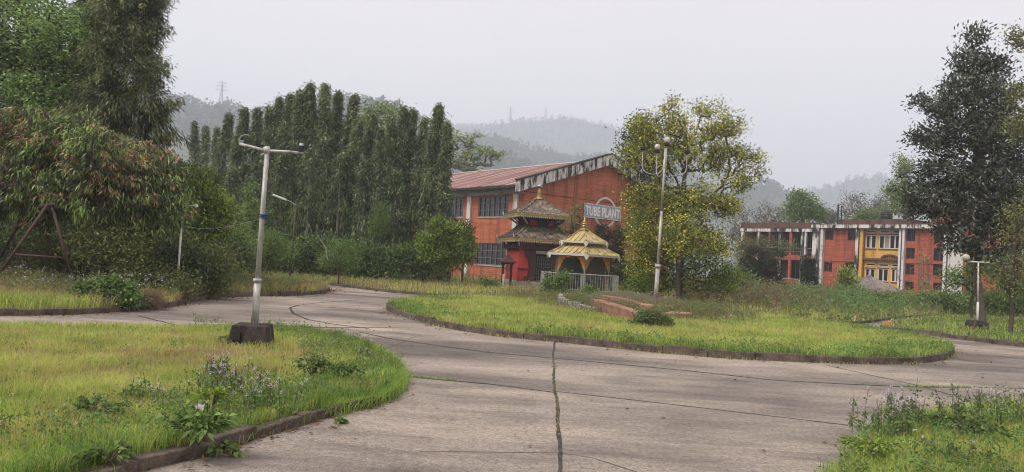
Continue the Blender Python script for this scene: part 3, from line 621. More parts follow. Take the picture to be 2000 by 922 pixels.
for i, (a, b, c, d) in enumerate(wins+vents):
    f = MB(); e = .07
    for (p0, p1, q0, q1) in ((a, b, c, c+e), (a, b, d-e, d), (a, a+e, c+e, d-e), (b-e, b, c+e, d-e)): f.box(.27, .36, p0, p1, q0, q1)
    if i < 5:
        for q in range(1, 4 if i == 1 else 2): u = a+(b-a)*q/(4 if i == 1 else 2); f.box(.275, .355, u-.06, u+.06, c+e, d-e)
    o = f.build('casement' if i < 5 else 'vent_window', 'white_frame', off); g2 = MB(); g2.box(.37, .38, a+.02, b-.02, c+.02, d-.02); g2.build('glass', 'window_glass', o)
    if i in (0, 1, 2, 4): cu = MB(); cu.box(.362, .368, a+(b-a)*.5+.08, a+(b-a)*.72, c+e, d-e); cu.build('curtain', 'curtain', o)
    if i < 5: s = MB(); s.box(.2, .298, a-.04, b+.04, d+.02, d+.1); s.box(.2, .298, a-.04, b+.04, c-.08, c-.01); s.build('brown_trim', 'brown_frame', o)
mb = MB(); mb.box(-.1, .29, 5.86, 9.44, 3.9, 4.1); mb.build('ledge', 'brown_parapet', off)
a_ = MB(); n = 12; pts = [(6.9+.85*math.cos(math.pi*k/n), 4.12+.42*math.sin(math.pi*k/n)) for k in range(n+1)]; pts2 = [(6.9+.66*math.cos(math.pi*k/n), 4.12+.28*math.sin(math.pi*k/n)) for k in range(n+1)]
for k in range(n): a_.prism([pts[k], pts[k+1], pts2[k+1], pts2[k]], 'x', .1, .29)
for k in range(1, 6): u = 6.9-.66+1.32*k/6; a_.box(.2, .28, u-.02, u+.02, 4.12, 4.12+.24*math.sqrt(max(.05, 1-((u-6.9)/.68)**2)))
a_.build('arch_ornament', 'brown_parapet', off)
for (y0, y1, z1, mt, pr) in ((5.30, 5.52, 7.4, 'white_post', .35), (5.66, 5.85, 7.4, 'white_post', .3), (9.45, 9.75, 7.35, 'yellow_wall', .25), (9.85, 10.12, 7.4, 'white_stained', .4), (13.62, 13.92, 7.4, 'white_post', .4), (14.1, 14.75, 7.5, 'white_stained', .5), (1.45, 1.72, 7.02, 'white_post', .4), (-.25, .0, 7.02, 'red_wall', .3)):
    c = MB(); c.box(-pr, -.004, y0, y1, 0, z1-.37 if z1 > 7.2 else z1); c.build('column', mt, off)
for (y0, y1) in ((5.53, 5.65), (9.76, 9.84), (13.93, 14.09), (1.34, 1.44)):
    c = MB(); c.box(-.2, -.006, y0, y1, 0, 7.0); c.build('gap_shade_strip', 'black_coping', off)  # dark strips paint the shade in the gaps between columns
mb = MB(); mb.box(-.34, -.004, .02, 1.33, 0, 7.02); mb.build('white_panel', 'white_column', off)
mb = MB(); mb.box(-.55, .3, -.3, 14.9, 7.06, 7.42); mb.build('roof_band', 'white_stained', off)
mb = MB(); mb.box(-.06, -.002, 9.9, 14.05, 3.66, 4.05); mb.build('floor_band', 'red_wall', off); mb = MB(); mb.box(-.06, -.002, 1.75, 5.28, 3.74, 4.06); mb.build('floor_band', 'red_wall', off)
mb = MB(); mb.box(1.6, 9.9, 5.6, 13.0, 7.43, 8.15); mb.box(2.0, 9.8, -6, 5.5, 7.43, 7.8); mb.box(-.3, 10, 14.92, 23.75, 7.05, 7.66); mb.box(.26, 10, 0, 14.9, 7.05, 7.41); mb.build('parapet', 'brown_parapet', off)
# left wing, open gallery
for k, (y, mt, wdt) in enumerate(((15.58, 'white_post', .2), (16.0, 'white_stained', .2), (17.28, 'red_wall', .3), (18.6, 'white_stained', .3), (19.9, 'brown_parapet', .25), (21.3, 'white_stained', .3), (23.4, 'white_stained', .3))):
    c = MB(); c.box(-.3, -.05, y, y+wdt, 0, 6.64); c.build('column', mt, off)
mb = MB(); mb.box(-.36, .25, 14.93, 23.8, 6.66, 7.0); mb.build('gallery_band', 'white_stained', off)
mb = MB(); mb.box(-.28, 1.8, 14.93, 23.6, 3.62, 4.12); mb.box(-.28, -.1, 16.1, 19.0, 1.0, 1.5); mb.build('gallery_floor', 'red_wall', off)
mb = MB(); mb.wall('x', 1.55, 1.8, 14.8, 23.6, 0, 6.64, [(15.0, 16.4, 4.5, 6.3), (17.2, 18.6, 4.5, 6.3), (20, 21.4, 4.5, 6.3), (16.2, 18.8, 1.5, 3.4)]); mb.build('gallery_wall', 'brown_parapet', off)
for (a, b, c, d) in ((15.0, 16.4, 4.5, 6.3), (17.2, 18.6, 4.5, 6.3), (20, 21.4, 4.5, 6.3), (16.2, 18.8, 1.5, 3.4)):
    f = MB()
    for q in range(6): u = a+(b-a)*q/5; f.box(1.5, 1.56, u-.03, u+.03, c, d)
    f.build('window_grille', 'window_bar', off)
mb = MB(); mb.box(-.32, .1, 16.1, 19.0, 1.51, 1.6); mb.tube([(-.2, 14.95, 4.9), (-.2, 23.5, 4.9)], .025, 5); mb.tube([(-.2, 14.95, 4.5), (-.2, 23.5, 4.5)], .02, 5); mb.build('gallery_rail', 'rail_paint', off)
# extension to the right and the stair tower
mb = MB(); mb.wall('x', .6, .85, -9, -.26, 0, 7.0, [(-4.9, -2.6, 4.7, 6.2), (-8, -5.8, 4.7, 6.2), (-4.9, -2.6, 1.2, 2.9)]); mb.box(4, 8, 0.5, 4.8, 7.43, 10.0); mb.build('side_wing', 'red_wall', off)
mb = MB(); mb.box(1.0, 6, -9, -.3, .05, 6.9); mb.build('wing_shade_block', 'shade_black', off)  # black block paints the shade behind the wing windows
for (a, b, c, d) in ((-4.9, -2.6, 4.7, 6.2), (-8, -5.8, 4.7, 6.2), (-4.9, -2.6, 1.2, 2.9)):
    f = MB()
    for q in range(5): u = a+(b-a)*q/4; f.box(.66, .74, u-.04, u+.04, c, d)
    f.box(.66, .74, a, b, c-.06, c); f.box(.66, .74, a, b, d, d+.06); f.build('window', 'white_frame', off)
# roof fittings
def at_local(p, o, th_): d = Vector(p)-Vector((o[0], o[1], 0)); return d
tk = P(1731, 432, 78); t = thing('water_tank', 'black ribbed plastic water tank standing on the office roof', 'water tank', (tk[0], tk[1], 7.8))
tb = MB(); zz = [0, .02, .06, .36, .4, .44, .74, .78, .82, 1.0]; rr = [.5, .56, .58, .58, .54, .58, .58, .54, .58, .56]; tb.lathe(list(zip(rr, zz)), 24); tb.build('body', 'black_plastic', t, True)
l_ = MB(); l_.lathe([(.54, 1.0), (.42, 1.1), (.2, 1.14), (.2, 1.2), (.05, 1.22)], 20); l_.build('lid', 'black_plastic', t, True); s = MB(); s.box(-.55, .55, -.55, .55, -.4, 0); s.build('plinth', 'brown_parapet', t)
for px, top, lab in ((1636, 400, 'thicker dark vent pipe standing on the office roof'), (1643, 403, 'thinner dark vent pipe beside the thicker one on the roof')):
    b = P(px, 430, 84); h = P(px, top, 84)[2]-8.0; t = thing('vent_pipe', lab, 'pipe', (b[0], b[1], 7.6)); q = MB(); q.tube([(0, 0, 0), (0, 0, h+.3)], .09 if px == 1636 else .06, 8); q.build('pipe', 'black_iron', t); q = MB(); q.lathe([(.13, h+.3), (.13, h+.4), (.02, h+.46)], 8); q.build('cowl', 'black_iron', t)
# small ribbed hut in front of the yellow bay
hc = P(1697, 560, 62); t = thing('summer_hut', 'low garden hut with grey ribbed pyramid roof before the yellow wall', 'hut', (hc[0], hc[1], 0), .75)
mb = MB(); n = 9; E_ = 2.0
for s in range(4):
    M = Matrix.Rotation(s*math.pi/2, 4, 'Z')
    for k in range(n):
        u0 = -1+2*k/n; u1 = -1+2*(k+1)/n; um = (u0+u1)/2; vs = [(u0*E_, -E_, .86), (um*E_, -E_*1.0, 1.12), (u1*E_, -E_, .92), (u1*.12, -.12, 2.12), (um*.12, -.12, 2.16), (u0*.12, -.12, 2.12), (u0*E_, -E_, .86), (u1*E_, -E_, .86)]
        mb.add([M@Vector(v) for v in vs], [(0, 1, 4, 5), (1, 2, 3, 4), (6, 7, 2, 1, 0)])
mb.build('roof', 'hut_roof', t); q = MB(); q.lathe([(.16, 2.1), (.18, 2.2), (.08, 2.3), (.02, 2.4)], 8); q.build('finial', 'hut_roof', t)
for sx in (-1, 1):
    for sy in (-1, 1): q = MB(); q.box(sx*1.6-.08, sx*1.6+.08, sy*1.6-.08, sy*1.6+.08, 0, 1.1); q.build('post', 'white_post', t)

# ================================================================== TEMPLE
TX = P(1046, 500, 46); TZ = math.radians(15); tmp = thing('pagoda_temple', 'small two tiered pagoda temple with crimson walls and stained tin roofs', 'temple', (TX[0], TX[1], 0), TZ)
def hiproof(mb, E, zE, T, zT, k=5, flare=.12, n=4, rot=math.pi/4):
    "n-sided roof from eave radius E (corner) to top radius T with a slight sag and ribs"
    prof = []
    for i in range(k+1):
        t = i/k; r = E*(1-t)+T*t; z = zE+(zT-zE)*(t-flare*math.sin(math.pi*t)); prof.append((r, z))
    vs = []; fs = []
    for r, z in prof:
        for q in range(n): t = 2*math.pi*q/n+rot; vs.append((r*math.cos(t), r*math.sin(t), z))
    for i in range(k):
        for q in range(n): fs.append((i*n+q, i*n+(q+1) % n, (i+1)*n+(q+1) % n, (i+1)*n+q))
    b = len(vs)
    for q in range(n): t = 2*math.pi*q/n+rot; vs.append((E*.985*math.cos(t), E*.985*math.sin(t), zE-.07))
    for q in range(n): fs.append((b+q, b+(q+1) % n, (q+1) % n, q))
    fs.append(tuple(b+q for q in range(n))[::-1])
    mb.add(vs, fs); return prof
def ribs(mb, prof, n, rot, per, wd=.05, hg=.05, jit=0, rng=None):
    for q in range(n):
        t0 = 2*math.pi*q/n+rot; t1 = 2*math.pi*(q+1)/n+rot; A = np.array([math.cos(t0), math.sin(t0)]); B = np.array([math.cos(t1), math.sin(t1)]); mid = (A+B)/2; dirn = mid/np.linalg.norm(mid); ap = np.linalg.norm(mid); tn = (B-A)/np.linalg.norm(B-A); half = np.linalg.norm(B-A)/2
        for k in range(per):
            u = (-1+2*(k+.5)/per); L = []
            for r, z in prof:
                lim = half*r
                off_ = u*half*prof[0][0]
                if abs(off_) > lim: # rib meets the hip
                    r_prev, z_prev = L[-1][3], L[-1][2]
                    rr = abs(off_)/half; zz = z_prev+(z-z_prev)*(r_prev-rr)/max(1e-6, r_prev-r); c = dirn*ap*rr+tn*off_; L.append((c[0], c[1], zz, rr)); break
                c = dirn*ap*r+tn*off_; L.append((c[0], c[1], z, r))
            for a, b in zip(L[:-1], L[1:]): mb.bar((a[0], a[1], a[2]+hg*.3), (b[0], b[1], b[2]+hg*.3), wd, hg)
        # hip ridge
        for a, b in zip(prof[:-1], prof[1:]): mb.bar((A[0]*a[0], A[1]*a[0], a[1]+.03), (A[0]*b[0], A[1]*b[0], b[1]+.03), wd*1.6, hg*1.7)
def fringe(name, mat, par, E, z, n, rot, per, h):
    mb = MB()
    for q in range(n):
        t0 = 2*math.pi*q/n+rot; t1 = 2*math.pi*(q+1)/n+rot; A = np.array([E*math.cos(t0), E*math.sin(t0)]); B = np.array([E*math.cos(t1), E*math.sin(t1)]); nn = nrm((A+B)/2)
        for k in range(per):
            a = A+(B-A)*(k+.08)/per; b = A+(B-A)*(k+.92)/per; c = (a+b)/2
            v = [(*a, z), (*b, z), (*c, z-h), (*(a-nn*.02), z), (*(b-nn*.02), z), (*(c-nn*.02), z-h)]
            mb.add(v, [(0, 2, 1), (3, 4, 5), (0, 1, 4, 3), (1, 2, 5, 4), (2, 0, 3, 5)])
    return mb.build(name, mat, par)
sq = math.sqrt(2)
mb = MB(); mb.box(-1.75, 1.75, -1.75, 1.75, 0, .28); mb.box(-1.6, 1.6, -1.6, 1.6, .28, .5); mb.build('plinth', 'pale_plinth', tmp)
mb = MB(); mb.wall('y', -1.45, -1.25, -1.45, 1.45, .5, 2.75, [(-.45, .6, .5, 2.35)]); mb.box(-1.45, -1.25, -1.25, 1.25, .5, 2.75); mb.box(1.25, 1.45, -1.25, 1.25, .5, 2.75); mb.box(-1.25, 1.25, 1.25, 1.45, .5, 2.75); mb.build('wall', 'crimson_wall', tmp)
mb = MB(); mb.box(-1.2, 1.2, -.6, 1.2, .5, 2.7); mb.build('shrine_shade_block', 'shade_black', tmp)  # black block stands in for the shade behind the gate
mb = MB()   # carved doorway timbers with shaped wings
mb.box(-.72, -.46, -1.58, -1.452, .5, 2.4); mb.box(.60, .86, -1.58, -1.452, .5, 2.4); mb.box(-1.62, 1.62, -1.62, -1.452, 2.36, 2.62); mb.box(-1.62, -1.452, -1.45, 1.5, 2.36, 2.62)
for s, xo in ((-1, -.72), (1, .86)):
    pr = [(xo, .52), (xo+s*.34, .52), (xo+s*.34, .78), (xo+s*.16, .82), (xo+s*.1, 1.3), (xo+s*.18, 1.75), (xo+s*.34, 2.0), (xo+s*.36, 2.36), (xo, 2.36)]
    mb.prism(pr if s > 0 else pr[::-1], 'y', -1.53, -1.453)
mb.box(-1.5, -.9, -1.5, -1.452, 1.18, 1.24); mb.build('door_frame', 'brown_timber', tmp)
mb = MB()
for k in range(9): x = -.42+1.0*k/8; mb.box(x-.014, x+.014, -1.42, -1.4, .52, 2.1)
for z in (.55, .95, 1.35, 1.75, 2.08): mb.box(-.45, .6, -1.43, -1.395, z, z+.03)
for k in range(4):
    for z in (.75, 1.15, 1.55, 1.92): mb.tube([(-.3+.25*k+.07*math.cos(t*math.pi/4), -1.41, z+.07*math.sin(t*math.pi/4)) for t in range(9)], .009, 4)
mb.build('gate', 'window_bar', tmp)
mb = MB(); mb.box(-.44, .59, -1.56, -1.46, 2.12, 2.30); mb.build('door_lintel', 'pale_plinth', tmp)
mb = MB(); mb.lathe([(.16, 0), (.16, .04), (.11, .05), (.02, .06)], 18); o = mb.build('round_plaque', 'pale_fringe', tmp); o.rotation_euler = (R(90), 0, 0); o.location = (-.88, -1.452, 2.18)
def struts(zlow, zhigh, rin, rout, par, per=4):
    for s in range(4):
        a = s*math.pi/2; M = Matrix.Rotation(a, 4, 'Z')
        for k in range(per):
            u = -1+2*k/(per-1); q = MB(); q.bar(M@Vector((u*rin*.95, -rin, zlow)), M@Vector((u*rout*.93, -rout, zhigh)), .085, .06); q.build('roof_strut', 'white_strut' if k in (0,) and s in (0, 3) else 'dark_timber', par)
# lower roof
mb = MB(); pf = hiproof(mb, 1.92*sq, 2.97, .98*sq, 3.72, 5, .1); lr = mb.build('lower_roof', 'temple_roof', tmp); mb = MB(); ribs(mb, pf, 4, math.pi/4, 22, .05, .04); mb.build('roof_ribs', 'temple_roof', lr)
mb = MB(); mb.lathe([(1.94*sq, 2.84), (1.95*sq, 2.955), (1.85*sq, 2.955), (1.84*sq, 2.84)], 4, rot=math.pi/4); mb.build('eave_band', 'gold_trim', lr); fringe('eave_fringe', 'pale_fringe', lr, 1.93*sq, 2.835, 4, math.pi/4, 30, .13)
struts(2.3, 2.86, 1.46, 1.75, tmp)
# upper storey and roof
mb = MB(); mb.box(-.92, .92, -.92, .92, 3.6, 4.25); mb.build('upper_wall', 'dark_timber', tmp)
for x in (-.5, .5): q = MB(); q.box(x-.2, x+.2, -.96, -.922, 3.75, 4.12); q.build('upper_panel', 'crimson_wall', tmp)
mb = MB(); mb.box(-1.06, 1.06, -1.06, 1.06, 3.70, 3.80); mb.build('upper_sill', 'dark_timber', tmp)
mb = MB(); pf = hiproof(mb, 1.68*sq, 4.42, .16*sq, 5.42, 6, .07); ur = mb.build('upper_roof', 'temple_roof', tmp); mb = MB(); ribs(mb, pf, 4, math.pi/4, 18, .05, .04); mb.build('roof_ribs', 'temple_roof', ur)
mb = MB(); mb.lathe([(1.70*sq, 4.28), (1.71*sq, 4.405), (1.6*sq, 4.405), (1.59*sq, 4.28)], 4, rot=math.pi/4); mb.build('eave_band', 'gold_trim', ur); fringe('eave_fringe', 'pale_fringe', ur, 1.69*sq, 4.275, 4, math.pi/4, 28, .12)
struts(3.85, 4.3, .94, 1.5, tmp)
for (rr_, zz_, pp) in ((1.92*sq, 2.97, lr), (1.68*sq, 4.42, ur)):
    for q in range(4):
        t = math.pi/4+q*math.pi/2; c = np.array([math.cos(t), math.sin(t)]); m_ = MB(); m_.tube([(*(c*rr_*.97), zz_), (*(c*rr_*1.02), zz_+.05), (*(c*rr_*1.04), zz_+.22)], [.05, .045, .015], 6); m_.build('corner_horn', 'pale_fringe', pp)
mb = MB(); mb.lathe([(.3, 5.38), (.3, 5.44), (.2, 5.47), (.12, 5.55), (.15, 5.62), (.1, 5.68), (.16, 5.74), (.09, 5.82), (.12, 5.87), (.06, 5.95), (.05, 6.05), (.02, 6.28)], 16); fn = mb.build('finial', 'brass_gold', tmp, True)
mb = MB(); mb.lathe([(.2, 6.16), (.19, 6.2), (.08, 6.27), (.015, 6.36)], 14); mb.build('parasol', 'galv_steel', fn, True)
# little bell shrine at the left of the temple
b = P(990, 560, 43.5); t = thing('bell_stand', 'small dark wooden bell stand left of the temple steps', 'bell stand', (b[0]-.05, b[1], 0), TZ)
for x in (-.24, .24): q = MB(); q.box(x-.06, x+.06, -.06, .06, 0, 1.55); q.build('post', 'brown_timber', t)
q = MB(); q.box(-.36, .36, -.07, .07, 1.42, 1.54); q.build('beam', 'brown_timber', t)
q = MB(); hiproof(q, .6, 1.56, .05, 1.98, 3, .1); q.build('roof', 'brown_timber', t); q = MB(); q.lathe([(.1, 1.1), (.09, 1.2), (.06, 1.3), (.02, 1.36), (.01, 1.42)], 12); q.build('bell', 'brass_gold', t, True)
q = MB(); q.box(-.3, -.2, -.3, -.2, 0, .85); q.build('marker_post', 'white_strut', t)

# ================================================================== PAVILION
PX = P(1137, 520, 39); pav = thing('garden_pavilion', 'six sided pavilion with two tiered yellow tin roof and orange brackets', 'pavilion', (PX[0], PX[1]+.0, 0), 0)
r0 = -math.pi/2
mb = MB(); pf = hiproof(mb, 1.97, 2.16, .95, 2.62, 3, .05, 6, r0); lo = mb.build('lower_roof', 'pavilion_roof', pav); mb = MB(); ribs(mb, pf, 6, r0, 7, .03, .05); mb.build('roof_seams', 'pavilion_roof', lo)
mb = MB(); mb.lathe([(1.95, 2.05), (1.975, 2.05), (1.985, 2.15), (1.93, 2.15)], 6, rot=r0); mb.build('fascia', 'white_frame', lo)
mb = MB(); mb.lathe([(.85, 2.5), (.85, 2.78)], 6, rot=r0); mb.build('lantern_wall', 'white_frame', pav)
mb = MB(); pf = hiproof(mb, 1.30, 2.78, .12, 3.42, 4, .06, 6, r0); up = mb.build('upper_roof', 'pavilion_roof', pav); mb = MB(); ribs(mb, pf, 6, r0, 5, .025, .04); mb.build('roof_seams', 'pavilion_roof', up)
mb = MB(); mb.lathe([(1.29, 2.70), (1.305, 2.70), (1.31, 2.775), (1.27, 2.775)], 6, rot=r0); mb.build('fascia', 'white_frame', up)
for E_, zz_, par in ((1.99, 2.04, lo), (1.31, 2.70, up)):
    for q in range(6):
        t_ = r0+q*math.pi/3; c = np.array([math.cos(t_), math.sin(t_)])*E_; d = MB(); hp = [(0, -.2), (.07, -.12), (.11, -.03), (.09, .06), (0, .09), (-.09, .06), (-.11, -.03), (-.07, -.12)]; d.prism(hp, 'y', -.015, .015); o = d.build('corner_pendant', 'white_frame', par); o.location = (c[0], c[1], zz_+.02); o.rotation_euler = (0, 0, t_+math.pi/2)
mb = MB(); mb.lathe([(.22, 3.36), (.26, 3.42), (.15, 3.47), (.1, 3.5), (.17, 3.55), (.17, 3.6), (.08, 3.63), (.14, 3.68), (.14, 3.72), (.07, 3.75), (.11, 3.8), (.11, 3.83), (.05, 3.87), (.06, 3.92), (.012, 4.08)], 16); mb.build('finial', 'brass_gold', pav, True)
mb = MB(); mb.lathe([(1.72, 0), (1.72, .26), (1.6, .3)], 6, rot=r0); mb.build('floor', 'red_mound', pav)
for q in range(6):
    t_ = r0+q*math.pi/3; c = np.array([math.cos(t_), math.sin(t_)])*1.46; d = MB(); d.tube([(*c, .28), (*c, 2.12)], .04, 8); o = d.build('post', 'rail_paint', pav)
    for s in (-1, 1):
        n2 = np.array([math.cos(t_+s*math.pi/3), math.sin(t_+s*math.pi/3)])*1.46; dr_ = nrm(n2-c); w2 = [(.03, 2.1), (.55, 2.1), (.53, 2.03), (.42, 2.0), (.36, 1.88), (.27, 1.84), (.24, 1.7), (.16, 1.62), (.14, 1.5), (.06, 1.4), (.03, 1.3)]
        k = MB(); vs = [(*(c+dr_*u), z) for u, z in w2]; nv = np.array([-dr_[1], dr_[0]])*.02; A = [(v[0]+nv[0], v[1]+nv[1], v[2]) for v in vs]; B = [(v[0]-nv[0], v[1]-nv[1], v[2]) for v in vs]; n = len(vs)
        k.add(A+B, [tuple(range(n)), tuple(range(n, 2*n))[::-1]]+[(i, n+i, n+(i+1) % n, (i+1) % n) for i in range(n)]); k.build('bracket', 'orange_bracket', o)
for q in (1, 2, 3, 4):
    t0 = r0+q*math.pi/3; t1 = t0+math.pi/3; A = np.array([math.cos(t0), math.sin(t0)])*1.40; B = np.array([math.cos(t1), math.sin(t1)])*1.40
    if q in (2, 3): k = MB(); k.bar((*A, 1.15), (*B, 1.15), .03, 1.65); k.build('back_panel', 'panel_green_grey', pav)
mb = MB(); mb.lathe([(.62, .3), (.66, .5), (.7, .78), (.62, .86), (.2, .9)], 18); mb.build('stone_table', 'black_iron', pav, True)
# railing in front of the pavilion
ra = P(1062, 533, 36.5); rb = P(1207, 541, 36.5); t = thing('railing', 'grey painted steel railing with upright bars before the pavilion', 'railing', (ra[0], ra[1], 0))
LX = rb[0]-ra[0]; zb = .42; ztp = 1.17
posts = [(0, 0), (LX*.515, 0), (LX, 0), (0, 2.3), (LX, 2.3)]
for x, y in posts: q = MB(); q.box(x-.035, x+.035, y-.035, y+.035, .1, ztp+.03); q.build('post', 'rail_paint', t)
q = MB(); q.tube([(0, 0, ztp), (LX, 0, ztp)], .032, 6); q.tube([(0, 0, zb), (LX, 0, zb)], .025, 6)
for x in (0, LX): q.tube([(x, 0, ztp), (x, 2.3, ztp)], .03, 6); q.tube([(x, 0, zb), (x, 2.3, zb)], .022, 6)
q.build('rail', 'rail_paint', t); q = MB()
for k in range(1, 30): x = LX*k/30; q.tube([(x, 0, zb), (x, 0, ztp)], .012, 5)
for x in (0, LX):
    for k in range(1, 14): q.tube([(x, 2.3*k/14, zb), (x, 2.3*k/14, ztp)], .012, 5)
q.build('bars', 'rail_paint', t)

# ================================================================== ROUNDABOUT PLANTER AND LAMP
cen = np.array([4.75, 27.2]); pl = thing('stone_planter', 'low whitewashed stone ring planter with red earth walls inside', 'planter', (cen[0], cen[1], .1))
rng = np.random.default_rng(7); mb = MB(); n = 64
def ringpt(t, r): return (r*3.0*math.cos(t)*1.0, r*4.2*math.sin(t))
def ringh(t): return .13+.25*max(0, math.cos(t-2.6))
for k in range(n):
    t0 = 2*math.pi*k/n; t1 = 2*math.pi*(k+.93)/n
    if 5.1 < t0 < 5.45: continue
    h = ringh(t0)+rng.normal()*.02; A = [ringpt(t0, 1+rng.normal()*.008), ringpt(t1, 1), ringpt(t1, .94), ringpt(t0, .94)]; mb.prism(A, 'z', -.08, h)
mb.build('stone_ring', 'white_kerb_ring', pl, bevel=.02)
mb = MB(); vs = [(0, .3, .33)]; n = 40
for r, z in ((.3, .31), (.6, .24), (.94, .06)):
    for k in range(n): t_ = 2*math.pi*k/n; x, y = ringpt(t_, r); vs.append((x, y, z+.03*math.sin(k*1.7)+max(0, .3*math.cos(t_-1.9))*(r < .9)+ (ringh(t_)-.13)*.7*(r > .9)))
fs = [(0, 1+k, 1+(k+1) % n) for k in range(n)]+[(1+i*n+k, 1+(i+1)*n+k, 1+(i+1)*n+(k+1) % n, 1+i*n+(k+1) % n) for i in range(2) for k in range(n)]
mb.add(vs, fs).build('earth_mound', 'ground_soil', pl, True)
def lowwall(pts, hs, wd, name, mat):
    mb = MB(); p = smooth_line([np.array(q)-cen for q in pts], 5); n = len(p); hh = np.interp(np.linspace(0, 1, n), np.linspace(0, 1, len(hs)), hs); T = nrm(np.gradient(np.array(p), axis=0)); Nn = np.stack([-T[:, 1], T[:, 0]], 1)*wd/2; vs = []
    for i in range(n): a = p[i]+Nn[i]; b = p[i]-Nn[i]; vs += [(*a, 0), (*b, 0), (*b, hh[i]), (*a, hh[i])]
    fs = [(0, 1, 2, 3)]+[(i*4+k, i*4+(k+1) % 4, i*4+4+(k+1) % 4, i*4+4+k) for i in range(n-1) for k in range(4)]+[tuple((n-1)*4+k for k in (3, 2, 1, 0))]
    mb.add(vs, fs); return mb.build(name, mat, pl, bevel=.015)
gz = lambda x, y, z: G(x, y, z)[:2]
lowwall([gz(1165, 578, .62), gz(1190, 586, .6), gz(1215, 596, .52), gz(1238, 606, .42), gz(1256, 615, .34)], [.42, .42, .38, .32, .24], .36, 'earth_wall', 'red_mound')
lowwall([gz(1180, 571, .68), gz(1215, 576, .66), gz(1240, 582, .6), gz(1262, 590, .5)], [.48, .46, .40, .28], .34, 'earth_wall', 'red_mound')
a4 = [gz(1150, 571, .6), gz(1215, 571, .6), gz(1262, 578, .55), gz(1200, 584, .55)]
mb = MB(); mb.prism([tuple(np.array(q)-cen) for q in a4], 'z', 0, .39); mb.build('red_platform', 'red_mound', pl, bevel=.02)
a5 = [gz(1290, 621, .2), gz(1352, 621, .2), gz(1322, 602, .3), gz(1318, 610, .28)]
mb = MB(); mb.prism([tuple(np.array(q)-cen) for q in a5], 'z', .02, .24); mb.build('pink_slab', 'pink_slab', pl, bevel=.015)
q = MB(); A_ = [G(x, y, .42)-np.array([*cen, .1]) for x, y in smooth_line([(1218, 571), (1262, 574), (1310, 583), (1345, 594)], 4)]
q.tube(A_, .03, 6); q.tube([a-np.array([.12, .14, .03]) for a in A_], .028, 6); q.build('ring_pipe', 'galv_steel', pl, True)
lb = G(1280, 596, .42); t = thing('park_lamp', 'tall grey lamp post with four curved arms on the roundabout', 'lamp post', (lb[0], lb[1], .1))
top = P(1300, 290, lb[1]); Hh = top[2]-.1; lx = (top[0]-lb[0])
q = MB(); q.box(-.52, .52, -.4, .4, .0, .34); q.build('base_slab', 'pink_slab', t, bevel=.02)
q = MB(); q.tube([(0, 0, .3), (lx*.2, 0, .3+1.3)], .068, 12); q.tube([(lx*.2, 0, 1.6), (lx*.62, 0, Hh*.62)], .046, 12); q.tube([(lx*.62, 0, Hh*.62), (lx, 0, Hh)], .036, 10); q.tube([(lx*.2, 0, 1.56), (lx*.205, 0, 1.66)], .095, 12); q.build('pole', 'lamp_pole_paint', t, True)
for k, (aa, kind) in enumerate(((R(8), 'holder'), (R(100), 'globe'), (R(186), 'broken'), (R(262), 'globe'))):
    zc = Hh-.72; pts = []; rr_ = .36
    c, s = math.cos(aa), math.sin(aa)
    for i in range(9): th_ = math.pi+math.pi*i/8; u = .04+rr_+rr_*math.cos(th_); pts.append((lx*.93+c*u, s*u, zc+.1+rr_*.75*math.sin(th_)))
    pts = [(lx*.93+c*.04, s*.04, zc+.35)]+pts; u = .04+2*rr_; zt_ = Hh-(.12 if kind != 'globe' else .05); pts.append((lx*.93+c*u, s*u, zt_))
    arm = MB(); arm.tube(pts, .015, 6); ao = arm.build('lamp_arm', 'lamp_pole_paint', t, True)
    h = MB(); h.lathe([(.06, 0), (.085, .03), (.085, .1), (.06, .12)], 12, (lx*.93+c*u, s*u, zt_)); h.build('socket', 'black_plastic', ao)
    if kind == 'globe': g_ = MB(); g_.lathe([(.035, .1), (.065, .12), (.095, .17), (.10, .22), (.075, .28), (.04, .305), (.01, .31)], 18, (lx*.93+c*u, s*u, zt_)); g_.build('lamp_globe', 'frosted_globe', ao, True)

# ================================================================== T-SHAPED LAMP POST (front left)
bb = G(492, 677, .11); LYd = bb[1]+.33; bb = P(492, 655, LYd); t = thing('lamp_post', 'leaning grey T shaped lamp post in a dark concrete block on the lawn', 'lamp post', (bb[0], bb[1], .1))
o_ = np.array([bb[0], bb[1], .1]); pt = lambda x, y, dy=0: P(x, y, LYd+dy)-o_
zt_ = pt(492, 633)[2]; mb = MB(); mb.lathe([(.42, -.12), (.405, .02), (.355, zt_-.02), (.34, zt_)], 4, rot=math.pi/4+.12)
blk = mb.build('concrete_block', 'lamp_concrete', t, bevel=.02)
q = MB(); q.box(-.19, -.07, -.32, -.22, .08, .2); q.build('slot', 'black_iron', blk)
a = pt(497, 632); c1 = pt(503, 548); c2 = pt(522, 293)
q = MB(); q.tube([a-np.array([0, 0, .1]), c1], [.056, .05], 14); q.tube([c1-np.array([0, 0, .02]), c1+np.array([0, 0, .03])], .066, 14); q.tube([c1, c2], [.040, .034], 14); q.build('pole', 'lamp_pole_paint', t, True)
q = MB(); q.tube([pt(468, 281), pt(495, 288), pt(520, 294.5)], .023, 8); q.tube([pt(520, 294.5), pt(556, 296), pt(592, 299)], .022, 8); q.tube([pt(520, 287), pt(523, 299)], .05, 10); arm = q.build('cross_arm', 'lamp_pole_paint', t, True)
q = MB(); q.tube([pt(588, 296), pt(588.5, 285)], [.042, .045], 10); q.build('socket', 'black_plastic', arm); q = MB(); q.tube([pt(588.5, 285), pt(589, 280)], [.03, .028], 10); q.build('bulb_stub', 'white_frame', arm)
